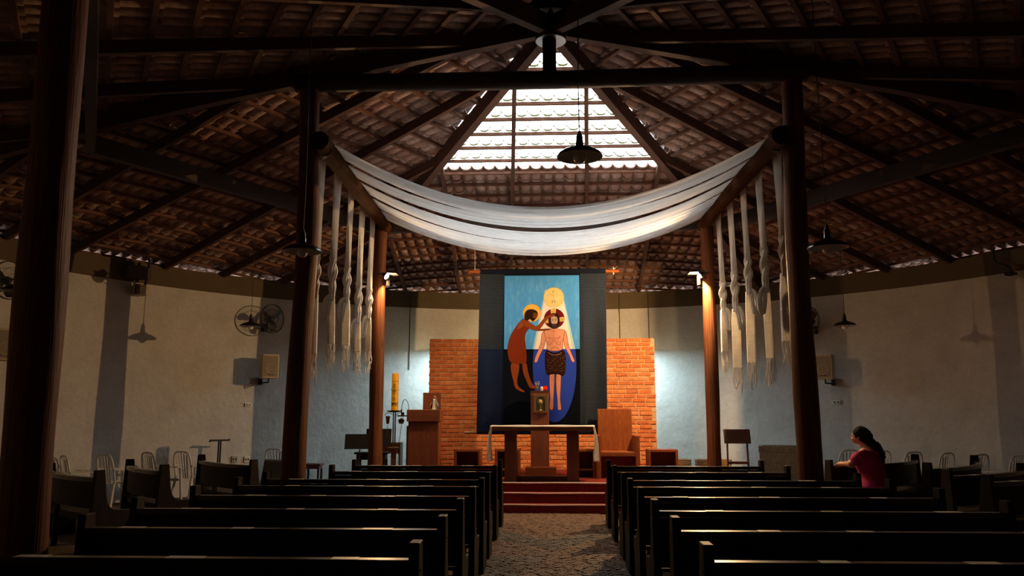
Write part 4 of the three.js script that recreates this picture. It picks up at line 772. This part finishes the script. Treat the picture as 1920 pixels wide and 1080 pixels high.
// ---------------------------------------------------------------- fittings on the wall
const onWall = (deg, r) => [Math.sin(deg * D) * r, -Math.cos(deg * D) * r];
function wallSpeaker(label, deg, y, yaw) {
  const [x, z] = onWall(deg, 8.8), t = thing('wall_speaker', label, 'speaker', [x, y, z], yaw, 'beige loudspeakers on the wall');   // front at +z
  t.scale.setScalar(1.3); mesh('cabinet', bx(0.26, 0.38, 0.2, 0, -0.19, 0, 0.012), M.beige, t); mesh('grille', bx(0.22, 0.33, 0.012, 0, -0.165, 0.1, 0.004), M.beigeGrille, t);
  const ring = new THREE.TorusGeometry(0.075, 0.006, 6, 28); ring.translate(0, -0.05, 0.108); mesh('driver_ring', clean(ring), M.beige, t); mesh('name_plate', bx(0.09, 0.016, 0.006, 0, -0.14, 0.107), M.black, t);
  const w = V(Math.sin(deg * D), 0, -Math.cos(deg * D)).applyAxisAngle(V(0, 1, 0), -yaw);
  mesh('bracket', merge([rod([0, -0.19, 0], [0, -0.26, 0], 0.012), rod([0, -0.25, 0], [w.x * 0.36, -0.25, w.z * 0.36], 0.012), bx(0.05, 0.12, 0.05, w.x * 0.335, -0.28, w.z * 0.335)]), M.black, t);
}
wallSpeaker('beige loudspeaker on the left wall beside its two shadows', -41.2, 2.56, 0.62); wallSpeaker('beige loudspeaker on the right wall half behind the log post', 39.2, 2.53, -0.55); wallSpeaker('beige loudspeaker at the left picture edge behind the near post', -74.9, 2.64, 1.1);
function wallFan(label, deg, y, yaw) {
  const [x, z] = onWall(deg, 8.88), t = thing('wall_fan', label, 'fan', [x, y, z], yaw, 'black fans on the wall'); // blows along +z
  const cage = []; for (const [r, zz] of [[0.3, 0.02], [0.3, 0.05], [0.2, 0.095], [0.1, 0.11], [0.2, -0.02]]) { const g = new THREE.TorusGeometry(r, r > 0.29 ? 0.007 : 0.003, 6, 48); g.translate(0, 0, zz); cage.push(g); }
  for (let i = 0; i < 28; i++) { const a = i / 28 * 6.2832, c = Math.cos(a), s = Math.sin(a); cage.push(tube([[c * 0.05, s * 0.05, 0.115], [c * 0.2, s * 0.2, 0.096], [c * 0.3, s * 0.3, 0.04], [c * 0.2, s * 0.2, -0.02], [c * 0.07, s * 0.07, -0.03]], 0.0016, 10, 4)); }
  mesh('cage', merge(cage), M.black, t);
  for (let k = 0; k < 3; k++) { const b = mesh('blade', grid((u, v) => { const r = lerp(0.05, 0.265, v), w = lerp(0.05, 0.15, sm(0, 0.6, v)) * (1 - 0.5 * sm(0.8, 1, v)), s = u - 0.5; return [r, s * w + 0.05 * v, 0.03 + s * 0.07]; }, 8, 8), mat(lin(0.02, 0.02, 0.022), { roughness: 0.35, side: THREE.DoubleSide }), t); b.rotation.z = k * 2.094 + 0.5; }
  mesh('motor', lathe([[0, 0.06], [0.04, 0.055], [0.05, 0.03], [0.07, -0.03], [0.075, -0.12], [0.05, -0.17], [0, -0.18]], 20).rotateX(Math.PI / 2), M.blackGloss, t);
  const w = V(Math.sin(deg * D), 0, -Math.cos(deg * D)).applyAxisAngle(V(0, 1, 0), -yaw);
  mesh('wall_arm', merge([rod([0, 0, -0.12], [0, -0.16, -0.12], 0.018), rod([0, -0.16, -0.12], [w.x * 0.4, -0.16, w.z * 0.4], 0.018), bx(0.1, 0.16, 0.1, w.x * 0.35, -0.24, w.z * 0.35)]), M.black, t);
}
wallFan('black wall fan turned to the right beside the left log post', -41.0, 3.56, 1.05); wallFan('black wall fan at the left picture edge', -74.4, 3.66, 1.3); wallFan('black wall fan mostly hidden by the right log post', 37.2, 3.5, -1.0);
{
  const [x, z] = onWall(-57.8, 9.12), t = thing('conduit_box', 'beige box on a dark conduit below the ring beam at the left', 'box', [x, 3.79, z], 57.8 * D);
  mesh('box', bx(0.2, 0.2, 0.2, 0.02, 0, 0, 0.01), M.beige, t); mesh('cover', bx(0.08, 0.19, 0.05, -0.1, 0.005, 0.09, 0.006), M.darkWood, t);
  mesh('conduit', tube([[0.08, 0.2, 0.03], [0.1, 0.3, 0.05], [0.12, 0.5, 0.06], [0.12, 0.7, 0.06]], 0.03, 14, 8), M.black, t); mesh('gutter', bx(0.5, 0.26, 0.1, -0.1, 0.29, 0.06, 0.03), M.darkBeam, t);
  const [x2, z2] = onWall(61.6, 9.1), c = thing('conduit_fitting', 'small dark fitting on a conduit below the ring beam at the right', 'fitting', [x2, 3.98, z2], -61.6 * D);
  mesh('body', merge([rod([0.0, 0, 0], [0.05, -0.02, 0.16], 0.035, 0.04), bx(0.16, 0.05, 0.14, 0, -0.02, 0.02, 0.01)]), M.black, c);
  mesh('conduit', tube([[0, 0.02, 0], [-0.01, 0.12, 0.03], [-0.12, 0.19, 0.08], [-0.2, 0.24, 0.1], [-0.21, 0.5, 0.1]], 0.02, 20, 8), M.black, c);
}
for (const [deg, y, w, h, l, m] of [[-42.6, 1.78, 0.14, 0.07, 'small white switch plate under the left loudspeaker', M.plastic], [39.4, 1.83, 0.15, 0.08, 'small white switch plate under the right loudspeaker', M.plastic], [-44.0, 0.68, 0.12, 0.13, 'grey metal outlet box low on the left wall', M.steel], [-42.4, 0.67, 0.11, 0.12, 'white blank outlet plate low on the left wall', M.plastic]]) {
  const [x, z] = onWall(deg, 9.262), t = thing('wall_switch', l, 'switch', [x, y, z], -deg * D, 'switch and outlet plates');
  mesh('plate', bx(w, h, 0.03, 0, -h / 2, 0, 0.006), m, t); for (const s of [-1, 1]) mesh('button', bx(w * 0.22, h * 0.35, 0.012, s * w * 0.22, -h * 0.17, 0.014), M.black, t);
}
for (const [deg, l] of [[-20.5, 'left'], [14.5, 'right'], [10.3, 'middle']]) { // thin cables down the plaster above the bricks
  const [x, z] = onWall(deg, 9.262), [xb, zb] = onWall(deg, 9.235);
  one('wall_cable', tube([[xb, 4.4, zb], [xb, 4.06, zb], [x, 3.9, z], [x, 3.4, z], [x, 2.6, z]], 0.008, 16, 6), M.black, 'thin dark cable down the plaster above the bricks, ' + l, 'cable');
}

// ---------------------------------------------------------------- things at the sides of the altar
function musicStand(label, x, z, y, w, h, yaw, tilt) {
  const t = thing('music_stand', label, 'music stand', [x, 0, z], yaw, 'black music stands');
  const d = mesh('desk', merge([bx(w, h, 0.012, 0, 0, 0, 0.004), bx(w, 0.012, 0.05, 0, -0.006, 0.025)]), M.black, t); d.position.set(0, y, 0); d.rotation.x = tilt;
  mesh('pole', merge([rod([0, 0.16, -0.03], [0, y + 0.05, -0.03], 0.011), rod([0, 0.1, -0.03], [0, 0.5, -0.03], 0.016), rod([0, y - 0.35, -0.05], [0, y - 0.35, 0.02], 0.014)]), M.black, t);
  for (let k = 0; k < 3; k++) { const a = k * 2.094 + 0.5; mesh('leg', rod([0, 0.22, -0.03], [Math.cos(a) * 0.25, 0.0, -0.03 + Math.sin(a) * 0.25], 0.009), M.black, t); }
}
musicStand('black music stand with a wide desk, left of the two', -3.72, -6.0, 0.92, 0.58, 0.29, 0.1, -0.25); musicStand('black music stand partly behind the candle-side log post', -3.42, -6.35, 0.98, 0.5, 0.32, 0.05, -0.1);
{
  const a = thing('amplifier', 'black amplifier cabinet behind the lectern and candle', 'amplifier', [-2.72, PH, -7.2]);
  mesh('cabinet', bx(0.54, 0.9, 0.32, 0, 0.0, 0, 0.02), M.black, a); mesh('grille', bx(0.48, 0.62, 0.01, 0, 0.06, 0.158), mat(lin(0.02, 0.022, 0.025), { roughness: 0.9 }), a);
  const lt = printCanvas(256, 64, (c, w, h) => { c.fillStyle = '#08090a'; c.fillRect(0, 0, w, h); c.fillStyle = '#8f9699'; c.font = 'bold 44px sans-serif'; c.textAlign = 'center'; c.fillText('APIN', w / 2, 48); });
  const pl = new THREE.PlaneGeometry(0.32, 0.075); pl.translate(-0.06, 0.81, 0.163); mesh('name_plate', clean(pl), new THREE.MeshStandardMaterial({ map: lt, roughness: 0.5 }), a); mesh('label_strip', bx(0.12, 0.02, 0.006, -0.16, 0.74, 0.162), M.plastic, a);
  const ring = new THREE.TorusGeometry(0.2, 0.012, 8, 32); ring.translate(0, 0.36, 0.165); mesh('speaker_ring', clean(ring), M.black, a);
  const c = thing('side_cabinet', 'low brown wooden cabinet behind the candle stand', 'cabinet', [-3.42, 0, -7.2]);
  mesh('top', bx(0.62, 0.03, 0.36, 0, 0.98, 0, 0.004), M.paleWood, c); mesh('front', bx(0.58, 0.17, 0.03, 0, 0.81, 0.15, 0.004), M.altarWood, c); mesh('shelf', bx(0.58, 0.03, 0.34, 0, 0.78, 0, 0.004), M.paleWood, c); mesh('lower_shelf', bx(0.58, 0.03, 0.34, 0, 0.45, 0, 0.004), M.paleWood, c);
  for (const s of [-1, 1]) mesh('side_panel', bx(0.03, 0.98, 0.34, s * 0.295, 0, 0, 0.004), M.darkWood, c);
  const b = thing('black_bench', 'small black wooden bench behind the log post', 'bench', [-3.62, 0, -6.7]);
  mesh('top', bx(0.66, 0.04, 0.34, 0, 0.79, 0, 0.006), M.black, b); mesh('apron', bx(0.58, 0.11, 0.28, 0, 0.68, 0, 0.004), M.black, b); for (const x of [-0.27, 0.27]) for (const z of [-0.12, 0.12]) mesh('leg', bx(0.05, 0.69, 0.05, x, 0, z, 0.004), M.black, b);
  const s = thing('wooden_stool', 'small reddish wooden stool near the left log post', 'stool', [-5.0, 0, -7.35]);
  mesh('top', bx(0.38, 0.035, 0.34, 0, 0.525, 0, 0.006), M.altarWood, s); mesh('apron', bx(0.31, 0.07, 0.27, 0, 0.455, 0, 0.004), M.altarWood, s); for (const x of [-0.14, 0.14]) for (const z of [-0.12, 0.12]) mesh('leg', bx(0.04, 0.46, 0.04, x, 0, z, 0.003), M.darkWood, s);
  const w = thing('plastic_stool', 'white plastic stool with a dark cord behind the left log post', 'stool', [-5.46, 0, -7.3], 0.2);
  mesh('seat', bx(0.32, 0.04, 0.3, 0, 0.5, 0, 0.015), M.plastic, w); for (const x of [-0.13, 0.13]) for (const z of [-0.12, 0.12]) mesh('leg', rod([x, 0.5, z], [x * 1.15, 0, z * 1.15], 0.02, 0.024, 8), M.plastic, w); mesh('cord', tube([[0.02, 0.54, 0.1], [0.06, 0.5, 0.17], [0.08, 0.38, 0.18], [0.03, 0.3, 0.17]], 0.006, 14, 6), M.black, w);
  const m = thing('floor_monitor', 'dark wedge loudspeaker on the floor left of the log post', 'speaker', [-5.15, 0, -5.2], 0.3);
  const sh = new THREE.Shape(); sh.moveTo(-0.22, 0); sh.lineTo(0.22, 0); sh.lineTo(0.16, 0.72); sh.lineTo(-0.12, 0.74); sh.closePath(); const sg = new THREE.ExtrudeGeometry(sh, { depth: 0.42, bevelEnabled: true, bevelSize: 0.015, bevelThickness: 0.015, bevelSegments: 2 }); sg.translate(0, 0, -0.2); mesh('cabinet', clean(sg), M.black, m); mesh('handle', bx(0.05, 0.16, 0.02, -0.02, 0.42, 0.24, 0.01), M.blackGloss, m);
  const T = thing('t_stand', 'black T-topped stand against the left wall', 'stand', [-6.52, 0, -6.08], 0.75);
  mesh('top_bar', merge([bx(0.36, 0.035, 0.05, 0, 1.06, 0, 0.012), rod([-0.18, 1.08, 0], [-0.2, 1.06, 0.02], 0.022), rod([0.18, 1.08, 0], [0.19, 1.09, 0.02], 0.022)]), M.black, T); mesh('pole', merge([rod([-0.018, 0.03, 0], [-0.018, 1.07, 0], 0.016), rod([0.022, 0.03, 0], [0.022, 1.07, 0], 0.016)]), M.black, T); mesh('foot', bx(0.4, 0.03, 0.34, 0, 0, 0, 0.01), M.black, T);
}
{
  const e = thing('wooden_easel', 'dark wooden reading stand with tilted desk by the right wall', 'stand', [3.58, 0, -6.1], -0.08);
  const d = mesh('desk', bx(0.5, 0.28, 0.025, 0, 0, 0, 0.004, 0), M.darkWood, e); d.position.set(0, 1.03, 0.02); d.rotation.x = -0.35;
  for (const s of [-1, 1]) mesh('leg', sweepBox([V(s * 0.185, 1.3, -0.06), V(s * 0.2, 0.0, 0.02)].reverse(), 0.032, 0.03), M.altarWood, e); mesh('crossbar', bx(0.4, 0.05, 0.03, 0, 0.64, -0.01, 0.004), M.altarWood, e); mesh('foot', bx(0.5, 0.04, 0.3, 0, 0, 0.0, 0.004), M.altarWood, e);
  const f = thing('stone_font', 'square grey stone font between the reading stand and the log post', 'font', [4.5, 0, -6.35], -0.28);
  const w = 0.86, h = 0.98; mesh('body', merge([bx(w, h - 0.12, 0.62, 0, 0, 0, 0.01)]), M.greyStone, f);
  mesh('rim', merge([bx(w + 0.02, 0.12, 0.07, 0, h - 0.12, 0.28, 0.008), bx(w + 0.02, 0.12, 0.07, 0, h - 0.12, -0.28, 0.008), bx(0.07, 0.12, 0.49, -w / 2 + 0.03, h - 0.12, 0, 0.008), bx(0.07, 0.12, 0.49, w / 2 - 0.03, h - 0.12, 0, 0.008)]), M.greyStone, f);
  mesh('water', bx(w - 0.12, 0.06, 0.5, 0, h - 0.12, 0), new THREE.MeshPhysicalMaterial({ color: lin(0.2, 0.25, 0.26), roughness: 0.05 }), f);
  const basket = (label, x, z, w2, h2, y) => {
    const t = thing('wicker_basket', label, 'basket', [x, y, z], 0, 'wicker baskets at the right wall'), rings = []; 
    for (let i = 0; i < 6; i++) { const pts = []; for (let k = 0; k < 24; k++) { const a = k / 24 * 6.2832, q = 1 + 0.06 * i / 5; pts.push(V(Math.sign(Math.cos(a)) * Math.abs(Math.cos(a)) ** 0.5 * w2 / 2 * q, 0.012 + i * (h2 - 0.02) / 5, Math.sign(Math.sin(a)) * Math.abs(Math.sin(a)) ** 0.5 * 0.16 * q + 0.006 * (k % 2 ? 1 : -1) * (i % 2 ? 1 : -1))); } rings.push(tube(pts, 0.013, 72, 6, true)); }
    mesh('wall_weave', merge(rings), M.wicker, t); mesh('bottom', bx(w2 * 0.95, 0.012, 0.3, 0, 0, 0), M.wicker, t);
    const st = []; for (let k = 0; k < 14; k++) { const a = k / 14 * 6.2832; const sx = Math.sign(Math.cos(a)) * Math.abs(Math.cos(a)) ** 0.5 * w2 / 2, sz = Math.sign(Math.sin(a)) * Math.abs(Math.sin(a)) ** 0.5 * 0.16; st.push(rod([sx, 0, sz], [sx * 1.06, h2, sz * 1.06], 0.008)); } mesh('stakes', merge(st), M.wicker, t);
  };
  const b = thing('low_shelf', 'low wooden shelf board under the baskets', 'shelf', [3.1, 0, -7.6]); mesh('board', bx(1.5, 0.03, 0.4, 0, 0.42, 0, 0.004), M.paleWood, b); for (const s of [-1, 0, 1]) mesh('leg', bx(0.04, 0.42, 0.36, s * 0.7, 0, 0), M.darkWood, b);
  basket('flat wicker basket next to the brick wall', 2.7, -7.6, 0.44, 0.2, 0.45); basket('small wicker basket in front of the right altar post', 3.2, -7.6, 0.3, 0.2, 0.45); basket('wicker basket beside the reading stand', 3.6, -7.6, 0.32, 0.2, 0.45);
}

// ---------------------------------------------------------------- the seated person
const cap = (a, b, ra, rb) => { const A = V(...a), B = V(...b), ab = B.clone().sub(A), l2 = ab.lengthSq(); return (p) => { const t = Math.min(1, Math.max(0, p.clone().sub(A).dot(ab) / l2)); return p.distanceTo(A.clone().addScaledVector(ab, t)) - lerp(ra, rb, t); }; };
const ell = (c, r) => { const C = V(...c), k = Math.min(...r); return (p) => (Math.hypot((p.x - C.x) / r[0], (p.y - C.y) / r[1], (p.z - C.z) / r[2]) - 1) * k; };
const blend = (fs, k) => (p) => { let d = 1e9; for (const f of fs) { const e = f(p), h = Math.max(0, k - Math.abs(d - e)) / k; d = Math.min(d, e) - h * h * k / 4; } return d; };
function skinMesh(f, centre, half, res) {
  const mc = new MarchingCubes(res, new THREE.MeshBasicMaterial(), false, false, 200000); mc.isolation = 0;
  const n = mc.size, hs = mc.halfsize, p = V(0, 0, 0);
  for (let z = 0; z < n; z++) for (let y = 0; y < n; y++) for (let x = 0; x < n; x++) { p.set((x - hs) / hs * half + centre[0], (y - hs) / hs * half + centre[1], (z - hs) / hs * half + centre[2]); mc.field[x + y * n + z * n * n] = -f(p); }
  mc.update();
  let g = new THREE.BufferGeometry(); g.setAttribute('position', new THREE.BufferAttribute(mc.positionArray.slice(0, mc.count * 3), 3));
  g = mergeVertices(g, 1e-5); g.scale(half, half, half); g.translate(...centre); g.computeVertexNormals(); return clean(g);
}
{
  const t = thing('person', 'person with dark ponytail, glasses and magenta T-shirt seated at the right', 'person', [4.42, 0, -1.82], Math.atan2(-0.85, -0.53));   // faces +z, left is +x
  const hand = (s, w, e) => {                                     // palm and five fingers folded over the rail
    const d = V(...w).sub(V(...e)).normalize(), fs = [cap(w, [w[0] + d.x * 0.07, w[1] - 0.005, w[2] + d.z * 0.07], 0.03, 0.036)], k = V(w[0] + d.x * 0.08, w[1] - 0.005, w[2] + d.z * 0.08), side = V(d.z, 0, -d.x);
    [0.068, 0.078, 0.074, 0.058].forEach((L, i) => { const o = side.clone().multiplyScalar((i - 1.5) * 0.02), a = k.clone().add(o), b = a.clone().addScaledVector(d, L * 0.5), c = b.clone().addScaledVector(d, L * 0.35); c.y -= L * 0.45; fs.push(cap(a.toArray(), b.toArray(), 0.0095, 0.009), cap(b.toArray(), c.toArray(), 0.009, 0.0075)); });
    const th = V(...w).addScaledVector(d, 0.03).addScaledVector(side, -s * 0.035), t2 = th.clone().addScaledVector(d, 0.04).addScaledVector(side, -s * 0.02); fs.push(cap(th.toArray(), t2.toArray(), 0.012, 0.009)); return fs;
  };
  const SH = [[0.19, 1.06, 0.07], [-0.19, 1.06, 0.07]], EL = [[0.235, 0.9, 0.23], [-0.23, 0.9, 0.23]], WR = [[0.13, 0.885, 0.36], [-0.1, 0.885, 0.37]];
  const arm = (i) => [cap(SH[i], EL[i], 0.058, 0.046), cap(EL[i], WR[i], 0.046, 0.028)];
  const headF = blend([ell([0, 1.275, 0.15], [0.078, 0.112, 0.095]), ell([0, 1.225, 0.19], [0.052, 0.055, 0.055]), ell([0, 1.262, 0.246], [0.013, 0.024, 0.02]), ell([0, 1.232, 0.24], [0.024, 0.01, 0.014]), ell([0, 1.2, 0.222], [0.024, 0.018, 0.02]), ell([0.077, 1.265, 0.145], [0.012, 0.03, 0.02]), ell([-0.077, 1.265, 0.145], [0.012, 0.03, 0.02]), cap([0, 1.2, 0.12], [0, 1.08, 0.05], 0.055, 0.062)], 0.022);
  const bodyF = blend([...arm(0), ...arm(1), cap([0, 1.16, 0.1], [0, 1.04, 0.04], 0.056, 0.07), cap([0, 1.0, 0.03], [0, 0.6, 0.0], 0.12, 0.15), cap([0.1, 0.53, 0.02], [0.12, 0.5, 0.4], 0.085, 0.065), cap([-0.1, 0.53, 0.02], [-0.12, 0.5, 0.4], 0.085, 0.065), cap([0.12, 0.47, 0.42], [0.12, 0.1, 0.36], 0.06, 0.042), cap([-0.12, 0.47, 0.42], [-0.12, 0.1, 0.36], 0.06, 0.042)], 0.04);
  mesh('body', merge([skinMesh(bodyF, [0, 0.66, 0.22], 0.66, 76), skinMesh(headF, [0, 1.23, 0.15], 0.19, 72), skinMesh(blend([cap(EL[0], WR[0], 0.046, 0.028), ...hand(1, WR[0], EL[0])], 0.012), [WR[0][0] - 0.02, WR[0][1], WR[0][2]], 0.17, 64), skinMesh(blend([cap(EL[1], WR[1], 0.046, 0.028), ...hand(-1, WR[1], EL[1])], 0.012), [WR[1][0] + 0.02, WR[1][1], WR[1][2]], 0.17, 64)]), M.skin, t);
  const shirtF = (() => { const f = blend([ell([0, 0.98, 0.02], [0.215, 0.13, 0.13]), cap([0, 0.92, 0.04], [0, 0.58, 0.0], 0.17, 0.185), ell([0, 0.9, 0.12], [0.15, 0.09, 0.1]), ell([0.0, 0.6, 0.02], [0.215, 0.13, 0.17]), cap(SH[0], [0.228, 0.955, 0.17], 0.088, 0.08), cap(SH[1], [-0.222, 0.955, 0.17], 0.088, 0.08)], 0.07); return (p) => Math.max(f(p) + 0.006 * Math.sin(p.y * 34 + p.x * 20) * sm(0.95, 0.6, p.y), 0.5 - p.y, (p.y - 1.1) + 0.3 * Math.abs(p.z - 0.04)); })();
  mesh('shirt', skinMesh(shirtF, [0, 0.82, 0.06], 0.4, 72), M.magenta, t);
  const trF = blend([ell([0, 0.54, 0.0], [0.21, 0.1, 0.18]), cap([0.1, 0.53, 0.02], [0.12, 0.5, 0.42], 0.1, 0.078), cap([-0.1, 0.53, 0.02], [-0.12, 0.5, 0.42], 0.1, 0.078), cap([0.12, 0.5, 0.43], [0.12, 0.1, 0.36], 0.075, 0.06), cap([-0.12, 0.5, 0.43], [-0.12, 0.1, 0.36], 0.075, 0.06)], 0.04);
  mesh('trousers', skinMesh(trF, [0, 0.35, 0.2], 0.42, 60), M.trousers, t);
  for (const s of [-1, 1]) mesh('shoe', (() => { const g = new THREE.SphereGeometry(1, 18, 12); g.scale(0.045, 0.045, 0.12); g.translate(s * 0.12, 0.045, 0.42); return clean(g); })(), M.black, t);
  const hf = blend([ell([0, 1.295, 0.125], [0.096, 0.118, 0.112]), ell([0, 1.26, 0.06], [0.09, 0.1, 0.08]), cap([0, 1.2, 0.0], [0, 1.13, -0.06], 0.05, 0.055), cap([0, 1.13, -0.06], [0.02, 1.02, -0.1], 0.06, 0.066), cap([0.02, 1.02, -0.1], [0.02, 0.92, -0.13], 0.06, 0.03)], 0.03);
  mesh('hair', skinMesh((p) => Math.max(hf(p) + 0.005 * Math.sin(p.y * 90 + p.x * 60) * Math.sin(p.z * 80) * (p.z < 0.02 ? 1.6 : 0.5), 0.075 - Math.max(Math.hypot(p.x * 0.9, p.y - 1.235, p.z - 0.245), 0) - (p.y > 1.335 ? 1 : 0)), [0, 1.17, 0.03], 0.27, 76), M.hair, t);
  const gl = []; for (const s of [-1, 1]) { const r = new THREE.TorusGeometry(0.024, 0.0025, 6, 22); r.translate(s * 0.034, 1.283, 0.253); gl.push(r, rod([s * 0.058, 1.285, 0.25], [s * 0.086, 1.28, 0.15], 0.0022)); } gl.push(rod([-0.01, 1.286, 0.256], [0.01, 1.286, 0.256], 0.0022)); mesh('glasses', merge(gl), M.steel, t);
  for (const s of [-1, 1]) { const e = new THREE.SphereGeometry(0.011, 10, 8); e.translate(s * 0.034, 1.28, 0.232); mesh('eye', clean(e), mat(lin(0.5, 0.48, 0.45), { roughness: 0.2 }), t); }
  const er = new THREE.SphereGeometry(0.007, 8, 6); er.translate(0.088, 1.235, 0.145); mesh('earring', clean(er), M.steel, t);
}

renderer.render(scene, camera);
